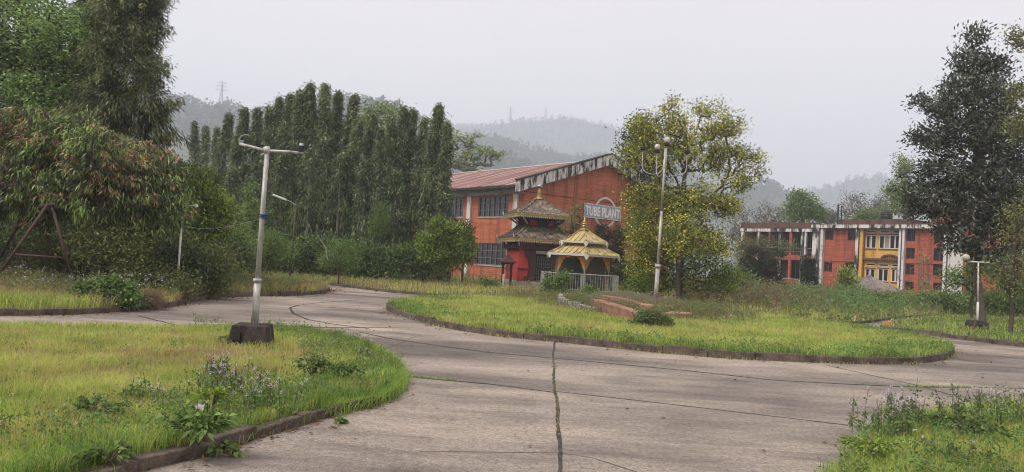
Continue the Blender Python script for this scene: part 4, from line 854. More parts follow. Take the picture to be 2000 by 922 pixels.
q = MB(); q.tube([pt(470, 280), pt(467, 272), pt(471, 266), pt(478, 263), pt(486, 264)], .008, 5); q.tube([pt(474, 279), pt(470, 274), pt(476, 276)], .012, 5); q.tube([pt(510, 303), pt(516, 300), pt(520, 299)], .012, 5); q.build('loose_wire', 'galv_steel', arm)
q = MB(); q.tube([pt(511, 286), pt(512, 283)], .03, 8); q.build('junction_cap', 'black_plastic', arm)
q = MB()
for k in range(3): z = pt(515, 420+3*k); q.lathe([(.05, -.008), (.06, 0), (.05, .012)], 12, tuple(z))
q.build('cloth_tie', 'blue_cloth', t)
# clothes line
e = P(516, 425, LYd-.05); post = P(354, 440, 20.15); sw = P(131, 421, 19.0)
q = MB()
def sag(a, b, s, n=16): return [a*(1-i/n)+b*i/n-np.array([0, 0, s*4*(i/n)*(1-i/n)]) for i in range(n+1)]
q.tube(sag(e, post, .12), .0035, 4); q.tube(sag(post, sw, .05), .0035, 4); props(q.build('clothes_line', 'galv_steel'), 'thin wire line strung from swing frame past white post to lamp', 'wire')
# thin white post
a = P(348, 537, 20.2); b_ = P(357, 402, 20.2); t = thing('thin_post', 'slim white post with a short arm among the mango leaves', 'post', (a[0], a[1], 0)); o_ = np.array([a[0], a[1], 0])
q = MB(); q.tube([np.array([0, 0, 0]), b_-o_], .03, 8); q.build('pole', 'white_post', t, True); q = MB(); q.tube([P(354, 403, 20.2)-o_, P(384, 401, 20.2)-o_], .018, 6); q.build('arm', 'white_post', t); q = MB(); q.tube([P(383, 399, 20.2)-o_, P(384, 405, 20.2)-o_], .05, 8); q.build('holder', 'white_strut', t)
# street lamp behind
a = P(568, 520, 34); b_ = P(578, 400, 34); t = thing('street_lamp', 'thin street lamp with pale flat head among the dark trees', 'street lamp', (a[0], a[1], 0)); o_ = np.array([a[0], a[1], 0])
q = MB(); q.tube([(0, 0, 0), b_-o_], [.04, .03], 8); q.build('pole', 'bark', t, True); q = MB(); q.tube([P(579, 402, 34)-o_, P(568, 394, 34)-o_, P(556, 389, 34)-o_], .02, 6); q.build('arm', 'galv_steel', t)
q = MB(); q.bar(P(560, 391, 34)-o_, P(533, 380.5, 34)-o_, .16, .09); q.build('lamp_head', 'white_frame', t, bevel=.02)
# right lamp
a = G(1907, 646, .1); Y3 = a[1]+.1; a = P(1907, 648, Y3); t = thing('globe_lamp', 'short white lamp post with T bar and one globe under the dark tree', 'lamp post', (a[0], a[1], .05)); o_ = np.array([a[0], a[1], .05]); pt = lambda x, y: P(x, y, Y3)-o_
q = MB(); q.lathe([(.42, 0), (.38, .3), (.33, .42)], 4, rot=math.pi/4+.2); q.build('concrete_block', 'lamp_concrete', t, bevel=.02)
q = MB(); q.tube([pt(1909, 634), pt(1910, 590)], .04, 10); q.tube([pt(1910, 590), pt(1911, 513)], .026, 10); q.build('pole', 'white_post', t, True); q = MB(); q.tube([pt(1887, 511), pt(1932, 513)], .025, 8); bar = q.build('cross_bar', 'white_post', t)
q = MB(); q.tube([pt(1887, 512), pt(1887, 508)], .05, 10); q.build('socket', 'black_plastic', bar); q = MB(); c = pt(1887, 503); q.lathe([(.03, -.12), (.09, -.09), (.125, 0), (.09, .09), (.03, .12)], 16, tuple(c)); q.build('lamp_globe', 'frosted_globe', bar, True)
# ball
b = G(1735, 641, .0); m_ = bpy.data.meshes.new('football'); import bmesh
bm = bmesh.new(); bmesh.ops.create_icosphere(bm, subdivisions=4, radius=.125); bm.to_mesh(m_); bm.free()
for q in m_.polygons: q.use_smooth = True
o = link('football', m_, 'orange_ball'); o.location = (b[0], b[1], .125); props(o, 'bright orange ball lying where the path meets the road', 'ball')
# swing frame
S0 = P(70, 530, 19); t = thing('swing_frame', 'rusty brown A frame swing stand half hidden in weeds', 'swing', (S0[0], S0[1], 0)); o_ = np.array([S0[0], S0[1], 0]); pt = lambda x, y, Y: P(x, y, Y)-o_
for (A, B) in (((-2, 536, 18.2), (93, 400, 18.6)), ((138, 532, 18.6), (101, 400, 18.7)), ((-8, 515, 20.6), (58, 404, 20.4)), ((116, 536, 20.6), (75, 406, 20.4))):
    q = MB(); q.tube([pt(*A), pt(*B)], .036, 8); q.build('leg', 'rust_pipe', t, True)
for (A, B, r_) in (((52, 406, 20.5), (106, 399, 18.5), .045), ((30, 497, 18.3), (127, 504, 18.6), .026), ((12, 492, 20.5), (100, 498, 20.5), .026)):
    q = MB(); q.tube([pt(*A), pt(*B)], r_, 8); q.build('crossbar', 'rust_pipe', t, True)
q = MB(); q.tube([pt(78+5*math.cos(k*math.pi/5), 409+5*math.sin(k*math.pi/5), 19.5) for k in range(11)], .02, 6); q.build('hanger_ring', 'gold_trim', t)

# ================================================================== TREES
def gb(px, py, Y, z=.08): c = P(px, py, Y); return (c[0], c[1], z)
# --- drooping columnar trees
def column_tree(label, px, pyt, Y, hw, seed, name='mast_tree', per=5, dens=1.0, L=.24, W=.065, mat='leaf_ashoka_far', bottom=.5, group='drooping columnar trees in a row', base=None, taper=.45, tint=(.1, .8), sway=.0, sp=.2, dn=.95):
    rng = np.random.default_rng(seed); top = P(px, pyt, Y); Hh = top[2]; b = np.array([top[0], top[1], .05]); t = thing(name, label, 'tree', tuple(b), 0, group)
    rad = max(.22, hw*Y/F-(.27 if Y > 40 else .12)); n = int(330*dens*Hh/11); u = np.r_[rng.uniform(0, 1, n-n//9), rng.uniform(0, .22, n//9)]     # 0 top ... 1 bottom
    prof = rad*(.04+np.clip(u/.20, 0, 1)**taper*(.58+.46*np.clip(u/.7, 0, 1)))*(1-.12*np.clip((u-.8)/.2, 0, 1))
    a = rng.uniform(0, 6.283, n); lump = .80+.3*np.sin(a*2+u*17+seed)*np.sin(u*31+seed*1.7)+.12*rng.normal(size=n); r = prof*lump*rng.uniform(.25, 1, n)**.45
    z = Hh*(1-u*(1-bottom/Hh))-.05; sx = sway*np.sin(u*3+seed)*rad
    C = np.stack([b[0]+np.cos(a)*r+sx, b[1]+np.sin(a)*r, z], 1)
    T = tint[0]+(tint[1]-tint[0])*rng.beta(.8, .9, n)+.25*(.12-u).clip(0, 1)*8*.3  # tint spread paints bright tufts and shaded gaps into the crown, tops lighter
    V, Fc, T = leaves_at(rng, C, per*3, sp, L, W, .75, dn, .6, (b[0], b[1], Hh*.5), T, .14, 1.1, .25)
    npmesh('crown', V, [Fc], mat, t, T, off=b)
    q = MB(); q.tube([(0, 0, -.1), (.03, .02, Hh*.35), (sx.mean()*.3, 0, Hh*.7), (0, 0, Hh*.97)], [.13, .1, .06, .015], 6)
    for k in range(14): zz = Hh*rng.uniform(.12, .9); aa = rng.uniform(0, 6.28); rr = rad*.8; q.tube([(0, 0, zz), (math.cos(aa)*rr*.6, math.sin(aa)*rr*.6, zz+.15), (math.cos(aa)*rr, math.sin(aa)*rr, zz-.2)], [.03, .02, .01], 4)
    q.build('trunk', 'grey_bark', t, True); return t
ORD = 'first second third fourth fifth sixth seventh eighth ninth tenth eleventh twelfth thirteenth fourteenth fifteenth sixteenth seventeenth eighteenth nineteenth twentieth'.split()
cols = [(384, 238, 60, 22), (399, 246, 62, 20), (421, 250, 58, 15), (443, 222, 54, 26), (466, 262, 50, 18), (487, 214, 50, 27), (509, 213, 50, 25), (526, 208, 48, 16), (541, 190, 48, 20), (562, 186, 47, 24), (580, 192, 47, 22), (596, 178, 46, 26), (616, 164, 46, 30), (636, 166, 46, 26), (655, 180, 47, 24), (684, 188, 46, 26),
        (700, 232, 44, 24), (734, 226, 45, 24), (752, 250, 43, 22), (766, 223, 46, 22), (784, 210, 46, 24), (800, 214, 46, 22), (828, 234, 46, 22), (862, 207, 45, 26), (880, 240, 44, 20)]
for i, (px, py, Y, hw) in enumerate(cols):
    n = len(cols)
    if i == 12: lab = 'tallest drooping columnar tree in the row, twin pointed peak beside it'
    elif i < 12: lab = '%s drooping columnar dark green tree from the left end of the row' % ORD[i]
    elif i == 23: lab = 'slender columnar tree standing free before the factory roof, tall rounded top'
    elif i == 24: lab = 'shorter slender columnar tree at the right end of the row, by the roof'
    else: lab = '%s drooping columnar dark green tree from the right end of the row' % ORD[n-1-i]
    column_tree(lab, px, py, Y, hw, 100+i, dens=2.1 if hw > 22 else 1.5, taper=1.25 if i not in (23,) else .5, sway=.5, tint=[(.05, .75), (.15, 1), (0, .85)][i % 3])
# lower, second rank filling the row
for i, (px, py, Y, hw) in enumerate([(455, 330, 47, 34), (505, 320, 46, 36), (555, 300, 45, 36), (610, 290, 43.5, 40), (668, 300, 43.5, 38), (716, 310, 43, 34), (775, 330, 43, 34), (838, 360, 43, 26), (870, 380, 42.5, 24)]):
    column_tree('%s shorter drooping tree from the left, growing in front of the tall row' % ORD[i], px, py, Y, hw, 300+i, dens=.9, group='shorter drooping trees before the row', name='young_mast_tree', tint=(.05, .65))
# big one close by on the left
column_tree('huge dark drooping tree at the left whose top leaves the picture', 262, -90, 23, 104, 501, name='weeping_tree', dens=9.0, per=7, sp=.16, dn=.8, L=.18, W=.034, mat='leaf_ashoka', group=None, bottom=2.2, taper=.5, tint=(.05, .95))
column_tree('second big drooping tree, darker, half hidden behind the huge one', 200, -60, 27, 70, 502, name='weeping_tree', dens=5, per=7, sp=.16, dn=.8, L=.19, W=.038, mat='leaf_ashoka', group=None, bottom=2.0, taper=.5, tint=(0, .5))
# --- left side broadleaf trees
tree('feathery_tree', 'tall light green feathery tree filling the upper left corner', 'tree', gb(40, 450, 25), px_lobes([(30, 60, 130, 110), (120, 75, 85, 80, -1.2), (20, 200, 120, 120), (100, 190, 90, 90, -1), (-120, 150, 130, 190), (60, 300, 120, 70), (-60, -60, 120, 80), (160, 40, 30, 34, 1)], 25), 1900, 40, .5, .13, .065, 'leaf_feathery', seed=11, horiz=.5, down=.1, out=.4, flat=.4, tint=(.1, 1), shell=.45)
mango = tree('mango_tree', 'broad bushy tree with drooping leaves and reddish new growth', 'tree', gb(190, 520, 19.5), px_lobes([(110, 270, 90, 70), (180, 300, 60, 70, -1), (60, 350, 90, 80), (190, 370, 130, 70, -.5), (290, 330, 70, 60), (330, 390, 45, 70), (250, 425, 110, 40), (-60, 360, 100, 110), (20, 240, 40, 40), (85, 400, 60, 50)], 20), 2100, 15, .2, .155, .036, 'leaf_mango', seed=12, out=.35, down=.75, rnd=.7, flat=.5, droop=.25, tint=(0, .9), tj=.16, shell=.6, power=.4, r_max=.16,
     extra=[('young_leaves', 'leaf_mango_new', lambda C, r: ((r.uniform(size=len(C)) < .07) | ((wob(C[:, 0], C[:, 2]*1.4, 1.1, 5) > .66) & (r.uniform(size=len(C)) < .55))) & (C[:, 2] > 1.6), 18, .16, .15, .034, 1.1)])
tree('lime_bush_tree', 'small yellowish green tree right of the reddish mango tree', 'tree', gb(400, 500, 24), px_lobes([(395, 370, 48, 50), (410, 430, 45, 55), (370, 440, 40, 60), (430, 400, 20, 25), (385, 500, 50, 30), (350, 350, 30, 30)], 24), 480, 26, .28, .10, .055, 'leaf_bright', seed=13, tint=(0, .95), out=.6)
tree('green_sapling', 'narrow bright green young tree between lamp post and dark row', 'tree', gb(492, 480, 38), px_lobes([(491, 375, 12, 25), (490, 410, 20, 25), (490, 445, 22, 25), (492, 475, 22, 20)], 38), 110, 26, .26, .14, .06, 'leaf_green', seed=14, tint=(.4, 1))
for i, (px, py, Y, rx, ry, lab) in enumerate([(525, 478, 34, 46, 40, 'ferny bright green shrub just right of the T shaped lamp'), (664, 500, 35, 42, 38, 'ferny bright green shrub with bare twig, under the dark row'), (455, 500, 30, 48, 28, 'ferny green shrub just left of the T shaped lamp'), (740, 430, 42, 20, 50, 'pale green slim shrub climbing the dark trees near the factory')]):
    tree('ferny_shrub', lab, 'shrub', gb(px, py, Y), px_lobes([(px, py, rx*.8, ry*.7), (px-rx*.4, py+ry*.3, rx*.6, ry*.5), (px+rx*.45, py+ry*.25, rx*.55, ry*.55), (px+rx*.1, py-ry*.4, rx*.4, ry*.5)], Y), 150, 34, .32, .10, .03, 'leaf_green', seed=20+i, out=.8, down=-.2, tint=(.35, 1), horiz=.2, shell=.3, rtip=.006)
t = thing('bare_snag', 'bare grey forked dead branch beside the ferny shrub', 'branch', gb(640, 500, 34)); o_ = np.array(gb(640, 500, 34)); q = MB()
q.tube([(0, 0, 1.1), P(636, 484, 34)-o_, P(628, 472, 34)-o_, P(618, 455, 34)-o_], [.025, .022, .016, .006], 5); q.tube([P(628, 472, 34)-o_, P(633, 459, 34)-o_], [.014, .005], 5); q.build('wood', 'pale_bark', t)
tree('leafy_orange_tree', 'small round leafy tree before the factory windows', 'tree', gb(875, 540, 39), px_lobes([(870, 460, 48, 32), (845, 480, 35, 35), (900, 485, 30, 38), (870, 500, 50, 28), (855, 440, 20, 15)], 39), 330, 26, .3, .16, .075, 'leaf_bright', seed=31, tint=(.05, .75), out=.6, down=.1)
tree('dark_round_tree', 'darker clipped tree close behind the small round leafy tree', 'tree', gb(905, 520, 41), px_lobes([(900, 455, 28, 30), (915, 490, 18, 30)], 41), 160, 34, .2, .10, .05, 'leaf_conifer', seed=32, tint=(.3, .9))
tree('dark_dome_shrub', 'dark dome shaped clipped conifer behind the pavilion', 'tree', gb(1190, 540, 43), px_lobes([(1188, 475, 36, 38), (1190, 515, 40, 40), (1175, 460, 18, 20), (1205, 462, 20, 22)], 43), 330, 40, .22, .12, .035, 'leaf_conifer', seed=33, tint=(.1, .9), out=.9, down=0, shell=.8)
tree('sparse_vine', 'thin leafy sapling before the brick wall, left of the sign', 'sapling', gb(1118, 470, 44), px_lobes([(1125, 415, 22, 25), (1112, 445, 20, 25), (1130, 440, 18, 18)], 44), 60, 16, .35, .12, .06, 'leaf_olive', seed=34, tint=(.2, .8), shell=.2)
# --- yellow flowering tree
YT = 34
tree('yellow_flowering_tree', 'large loose tree with yellow flowers behind the tall lamp', 'tree', gb(1328, 560, YT), px_lobes([(1300, 215, 26, 22), (1322, 250, 40, 40), (1375, 215, 36, 26, 1), (1420, 250, 34, 34), (1385, 260, 36, 34), (1440, 300, 30, 28), (1320, 200, 12, 14), (1402, 205, 12, 10), (1442, 232, 12, 12), (1255, 250, 34, 34), (1235, 300, 28, 40, -1), (1290, 310, 45, 45), (1345, 300, 45, 50), (1400, 310, 40, 45, 1), (1440, 350, 40, 35), (1470, 310, 24, 18), (1482, 338, 16, 14), (1240, 390, 30, 45), (1300, 390, 50, 50), (1360, 390, 50, 45, -.5), (1410, 400, 35, 35), (1260, 460, 45, 50), (1330, 460, 55, 60, -1.5), (1395, 470, 48, 42, -1), (1250, 510, 35, 35), (1430, 400, 20, 20)], YT), 1900, 15, .36, .14, .06, 'leaf_yellow_tree', seed=41, tint=(.05, .95), out=.5, down=.2, shell=.15, power=.4, rtip=.007, wig=.35, r_max=.11,
     extra=[('blossoms', 'yellow_petal', lambda C, r: (r.uniform(size=len(C)) < .3), 5, .26, .09, .08, 0)])
tree('tree_behind_blossom', 'dark green tree behind the yellow flowering tree, left side', 'tree', gb(1262, 400, 66), px_lobes([(1262, 255, 42, 38), (1240, 290, 32, 40), (1285, 300, 40, 50), (1260, 340, 50, 60)], 66), 240, 26, .8, .28, .14, 'leaf_conifer', 'bark', seed=42, tint=(.3, 1), shell=.4)
tree('undershrub', 'dark green shrub mass at the foot of the flowering tree', 'shrub', gb(1330, 560, 35.5), px_lobes([(1270, 550, 50, 32), (1340, 545, 60, 38), (1410, 545, 45, 40), (1290, 490, 50, 50), (1370, 490, 50, 50), (1250, 440, 36, 40), (1340, 440, 50, 45)], 35.5), 560, 26, .4, .14, .065, 'leaf_bright', seed=43, tint=(0, .8), rtip=.005)
tree('lime_crowned_tree', 'pale green spreading tree rising behind the dark row', 'tree', gb(745, 330, 75), px_lobes([(745, 215, 42, 22), (720, 235, 30, 20), (775, 235, 30, 20), (750, 260, 50, 25), (710, 275, 30, 30), (800, 290, 30, 25)], 75), 260, 22, .8, .30, .15, 'leaf_lime_pale', 'grey_bark', seed=44, flat=.35, horiz=.6, shell=.3)
tree('leafing_tree', 'half bare spreading tree with lime green leaves above the factory roof', 'tree', gb(905, 400, 105), px_lobes([(905, 275, 45, 20), (935, 300, 45, 22), (890, 310, 45, 20), (960, 300, 22, 10), (915, 325, 50, 15)], 105), 210, 9, .8, .42, .24, 'leaf_lime_pale', 'grey_bark', seed=45, flat=.3, horiz=.6, shell=.3, rtip=.035, tint=(.3, .9))
# --- behind and beside the office block
tree('green_round_tree', 'bright green rounded tree behind the office roof, centre', 'tree', gb(1570, 430, 100), px_lobes([(1570, 400, 32, 24), (1555, 415, 28, 20), (1590, 412, 22, 22), (1560, 385, 14, 12)], 100), 190, 26, .9, .34, .2, 'leaf_green', seed=51, tint=(.35, 1))
tree('small_green_tree', 'lower green tree behind the roof, left of the water tank', 'tree', gb(1700, 435, 98), px_lobes([(1700, 422, 22, 15), (1685, 430, 25, 12)], 98), 90, 26, .8, .3, .18, 'leaf_green', seed=52, tint=(.35, 1))
tree('pale_green_tree', 'loose pale green tree between water tank and dark tree', 'tree', gb(1765, 450, 88), px_lobes([(1765, 330, 24, 28), (1755, 375, 34, 30), (1775, 400, 30, 30), (1745, 405, 22, 14)], 88), 260, 18, .7, .28, .16, 'leaf_lime_pale', seed=53, tint=(.1, .75), shell=.3)
for i, (px, py, rx, ry, Y, lab) in enumerate([(1508, 418, 48, 24, 105, 'widest grey leafless tree behind the left end of the roof'), (1670, 400, 32, 34, 104, 'tallest grey leafless tree, behind the roof right of the pipes'), (1618, 420, 30, 18, 102, 'low grey leafless tree behind the roof between green tree and pipes'), (1722, 398, 22, 22, 108, 'thin grey leafless tree behind the water tank'), (1445, 440, 30, 38, 96, 'spindly grey leafless tree at the left corner of the office block')]):
    tree('leafless_tree', lab, 'tree', gb(px, py, Y), px_lobes([(px, py, rx, ry), (px-rx*.5, py+ry*.3, rx*.5, ry*.6), (px+rx*.5, py+ry*.4, rx*.5, ry*.6)], Y), 220, 5, .7, .26, .14, 'leaf_pale', 'pale_bark', seed=55+i, rtip=.022, shell=.2, wig=.3, tint=(0, .5), group='leafless trees behind the office block')
DT = 31.0
dt = tree('dark_evergreen_tree', 'big dark leathery leaved tree standing at the right', 'tree', gb(1924, 560, DT), px_lobes([(1903, 75, 22, 26), (1895, 125, 42, 35), (1940, 135, 32, 40), (1880, 180, 55, 40), (1935, 200, 60, 60), (1840, 215, 45, 28), (1900, 260, 85, 50), (1830, 275, 55, 35), (1975, 280, 55, 70), (1860, 340, 85, 50), (1950, 350, 80, 60), (1810, 385, 60, 45), (1880, 410, 90, 50), (1970, 420, 70, 60), (1860, 460, 45, 34), (1930, 480, 70, 35), (1795, 200, 18, 14), (1785, 270, 18, 12)], DT), 1700, 19, .36, .19, .075, 'leaf_dark', 'bark', seed=61, trunk_top=P(1903, 90, DT), tint=(.1, 1), out=.8, down=-.1, shell=.35, power=.43, rtip=.0085, r_max=.15)
tree('slim_side_tree', 'slim leafy tree at the right edge with forked thin trunk', 'tree', gb(1975, 600, 25), px_lobes([(1985, 440, 40, 50), (1950, 530, 45, 30), (2000, 520, 30, 50), (2040, 380, 60, 70), (1975, 560, 25, 25)], 25), 260, 16, .32, .11, .05, 'leaf_olive', 'bark', seed=62, tint=(.2, .9), shell=.2, wig=.25, power=.42, rtip=.007, r_max=.09)
tree('overhanging_tree', 'grey green tree at the right edge whose branches reach into the sky', 'tree', gb(2110, 600, 22), px_lobes([(1990, 75, 28, 30), (2060, 120, 60, 60), (1995, 230, 35, 60), (2100, 300, 80, 80), (2080, 200, 80, 60), (1990, 175, 18, 18)], 22), 420, 18, .26, .10, .05, 'leaf_olive', 'grey_bark', seed=63, tint=(.1, .9), shell=.25, power=.42)
tree('low_green_tree', 'low bright green sapling behind the dark tree trunk', 'sapling', gb(1900, 560, 36), px_lobes([(1870, 545, 40, 25), (1960, 520, 50, 40), (1985, 560, 40, 25), (1905, 520, 25, 22)], 36), 300, 20, .4, .13, .06, 'leaf_green', seed=64, tint=(.35, 1), shell=.2)
# clipped conifers before the office block
bush('clipped_conifer', 'wide round dark conifer bush before the office gallery', 1490, 520, 58, 42, 42, 420, 40, .16, .05, 'leaf_conifer', 71, 'bush', lobes=[(1490, 515, 42, 32), (1488, 545, 38, 30)], shell=.85, out=.9, tint=(.1, .9))
bush('clipped_conifer', 'narrow oval dark conifer bush beside the white office column', 1580, 530, 60, 16, 32, 220, 36, .15, .05, 'leaf_conifer', 72, 'bush', lobes=[(1580, 525, 16, 26), (1582, 550, 16, 22)], shell=.85, out=.9, tint=(.1, .9))
tree('vine_thicket', 'tangled climbing plant covering the left end of the gallery', 'climbing plant', gb(1500, 480, 72), px_lobes([(1480, 475, 40, 20), (1530, 480, 35, 16), (1450, 490, 25, 30), (1455, 530, 25, 30)], 72), 260, 16, .5, .18, .08, 'leaf_olive', 'grey_bark', seed=73, tint=(0, .7), rtip=.014, shell=.2, wig=.4)
tree('young_papaya', 'small light green sapling before the red office wall', 'sapling', gb(1655, 560, 60), px_lobes([(1650, 535, 18, 22), (1662, 548, 14, 16), (1640, 555, 12, 12)], 60), 70, 18, .4, .22, .1, 'leaf_bright', seed=74, tint=(.2, .9))
tree('dry_creeper', 'thin yellowish creeper climbing the red office wall', 'climbing plant', gb(1802, 560, 66), px_lobes([(1800, 520, 10, 30), (1806, 550, 12, 15)], 66), 40, 9, .35, .2, .07, 'leaf_olive', 'grey_bark', seed=75, tint=(.7, 1), shell=.1)
bush('round_bush', 'round dark green bush at the road edge before the office block', 1612, 605, 44, 34, 20, 300, 34, .09, .045, 'leaf_green', 76, 'bush', lobes=[(1600, 604, 22, 18), (1624, 604, 22, 17)], tint=(0, .6), spread=.2)
bush('leafy_bush', 'dense dark green bush with white flowers on the swing verge kerb', 210, 590, 16.6, 60, 36, 520, 26, .09, .05, 'leaf_green', 77, 'bush', lobes=[(205, 585, 48, 30), (245, 590, 32, 26), (180, 575, 30, 30), (215, 560, 40, 16)], tint=(.1, .85), spread=.16, base_z=.12, extra=[('flowers', 'white_flower', lambda C, r: r.uniform(size=len(C)) < .05, 3, .1, .05, .05, 0)])
bush('straw_bush', 'dry orange straw clump beside the dense bush by the road', 288, 590, 17.3, 22, 22, 120, 30, .16, .012, 'weed_leaf', 78, 'bush', tint=(0, .2), spread=.16, base_z=.1)
bush('island_bush', 'mixed reddish and green bush on the roundabout lawn', 1268, 640, 19.2, 34, 22, 380, 26, .075, .04, 'weed_leaf', 79, 'bush', lobes=[(1288, 636, 26, 22), (1246, 638, 22, 18), (1268, 622, 30, 16)], tint=(.05, 1), spread=.14, base_z=.12)
bush('railing_shrub', 'bright leafy shrub growing in front of the railing', 1095, 585, 33.5, 48, 30, 420, 26, .12, .06, 'leaf_green', 80, 'shrub', lobes=[(1080, 560, 20, 22), (1110, 588, 46, 20), (1070, 595, 40, 18), (1148, 572, 16, 16), (1100, 545, 10, 14)], tint=(.25, .95), spread=.22, base_z=.12)
bush('verge_shrub', 'low green shrub on the grass strip left of the temple', 955, 560, 39, 18, 14, 110, 24, .12, .06, 'leaf_green', 81, 'shrub', tint=(.2, .9), spread=.2)
# backdrop thicket at the left and under the row
def thicket(name, label, specs, seed, mat, L=.14, W=.07, per=20, tint=(0, .6), kindn=None, cat='shrub'):
    rng = np.random.default_rng(seed); Cs = []; Ts = []
    for (px, py, rx, ry, Y, n) in specs:
        C, _ = lobe_points(rng, px_lobes([(px, py, rx, ry)], Y), n, .3); Cs.append(C); Ts.append(rng.uniform(*tint, n))
    C = np.concatenate(Cs); T = np.concatenate(Ts); k = C[:, 2] > .1; V, Fc, T = leaves_at(rng, C[k], per, .4, L, W, .3, .2, 1, None, T[k], .15)
    return props(npmesh(name, V, [Fc], mat, None, T), label, cat, None, 'stuff')
thicket('undergrowth', 'dark undergrowth beneath the left trees', [(60, 490, 130, 60, 24, 380), (220, 500, 130, 55, 22, 420), (330, 520, 90, 40, 21, 260), (-60, 450, 120, 110, 26, 300), (100, 420, 160, 80, 28, 360), (300, 420, 100, 90, 29, 320), (430, 500, 70, 45, 28, 200)], 91, 'leaf_mango', .13, .055, 22, (0, .45))
thicket('undergrowth', 'dark undergrowth beneath the columnar row', [(470, 500, 70, 40, 40, 240), (560, 500, 80, 45, 41, 280), (650, 500, 80, 45, 41, 280), (740, 510, 70, 40, 41, 240), (810, 510, 50, 40, 41, 180), (600, 440, 150, 60, 45, 350), (400, 450, 80, 70, 46, 260), (760, 440, 80, 60, 46, 220)], 92, 'leaf_green', .17, .08, 20, (.05, .8))
thicket('undergrowth', 'green undergrowth before the office block', [(1540, 580, 110, 22, 52, 260), (1700, 590, 110, 20, 50, 300), (1860, 590, 90, 22, 46, 260), (1960, 590, 90, 26, 42, 260), (1440, 560, 50, 40, 48, 220), (1240, 540, 60, 35, 46, 200)], 93, 'leaf_green', .17, .08, 20, (.1, .85))
thicket('undergrowth', 'dry brown and green tangle under the mango tree', [(220, 480, 90, 45, 19.4, 300), (310, 480, 60, 50, 21.5, 240), (400, 510, 60, 34, 22, 240), (110, 500, 60, 40, 21.5, 180), (260, 552, 50, 22, 19.2, 160), (340, 558, 44, 18, 19.6, 120), (410, 552, 40, 14, 22, 100)], 94, 'leaf_olive', .11, .04, 20, (0, .75))
thicket('undergrowth', 'bright green shrubs along the left picture edge', [(10, 380, 50, 60, 22, 200), (60, 350, 50, 40, 23, 140), (450, 480, 50, 40, 29, 220), (420, 540, 60, 16, 27, 160)], 95, 'leaf_green', .10, .045, 24, (.2, 1))

# ================================================================== GRASS AND WEEDS
lt = lambda X, Y: .47+.34*(wob(X, Y, .9, 2)-.5)*1.4+.2*(wob(X, Y, 3.1, 9)-.5)
near = lambda X, Y: np.clip(5.5/np.hypot(X, Y), 0, 1)**1.6
def edge_dist(X, Y, line):
    L = np.array(line)[::2]; d = np.full(len(X), 1e9)
    for q in L: d = np.minimum(d, (X-q[0])**2+(Y-q[1])**2)
    return np.sqrt(d)
clipL = [q for q in LAWNP]
def lawn_t(X, Y):
    e = edge_dist(X, Y, LAWN[20:]); t = .50+.30*(wob(X, Y, 1.0, 2)-.5)*1.3+.22*(wob(X, Y, 3.3, 9)-.5); t = t-.24*np.clip((wob(X*.7, Y, 1.5, 33)-.52)*4, 0, 1)-.2*np.clip((wob(X, Y, 4.3, 36)-.6)*5, 0, 1)
    return t+.55*np.clip(1-e/1.1, 0, 1)
def lawn_h(X, Y): return .62-.25*np.clip((wob(X*.7, Y, 1.5, 33)-.52)*4, 0, 1)+.3*wob(X, Y, 5.5, 8)+.7*np.clip(1-edge_dist(X, Y, LAWN[20:])/1.0, 0, 1)*wob(X, Y, 2.2, 4)+.35*wob(X, Y, 1.5, 6)
box = [(-9.5, 4), (0, 4), (0, 13.5), (-12, 13.5)]
grass('lawn_grass', 'yellow green unmown grass on the near lawn', clipL, 900000, (.05, .16), (.0030, .00035), lawn_t, .075, 1, lambda X, Y: near(X, Y)*(X > -12)*(X/Y > -1.1)*(Y > 4.3)*(.55+.45*(wob(X, Y, 2.7, 12) > .3)), hf=lawn_h)
grass('island_grass', 'yellow green grass on the roundabout island', ISL, 330000, (.08, .20), (.004, .0005), lambda X, Y: .58+.34*(wob(X, Y, .7, 21)-.5)*1.4+.3*np.clip(1-edge_dist(X, Y, ISL)/1.3, 0, 1)*(Y < 26)-.12*(wob(X, Y, .5, 5) > .62), .105, 2, lambda X, Y: np.clip(15/np.hypot(X, Y), 0, 1)**1.5*.95)
grass('corner_grass', 'bright green grass on the near right corner', RVP, 420000, (.06, .20), (.0032, .0004), lambda X, Y: .72+.3*(wob(X, Y, 1.6, 31)-.5)-.35*np.clip((X/Y-.52)*6, 0, 1)*wob(X, Y, 1.2, 14), .045, 3, lambda X, Y: near(X, Y)*(X/Y < 1.15)*1.0)
def strip_poly(line, d0, d1, i0, i1):
    L = np.array(line[i0:i1]); T = nrm(np.gradient(L, axis=0)); Nn = np.stack([-T[:, 1], T[:, 0]], 1); return [tuple(q) for q in L+Nn*d0]+[tuple(q) for q in (L+Nn*d1)[::-1]]
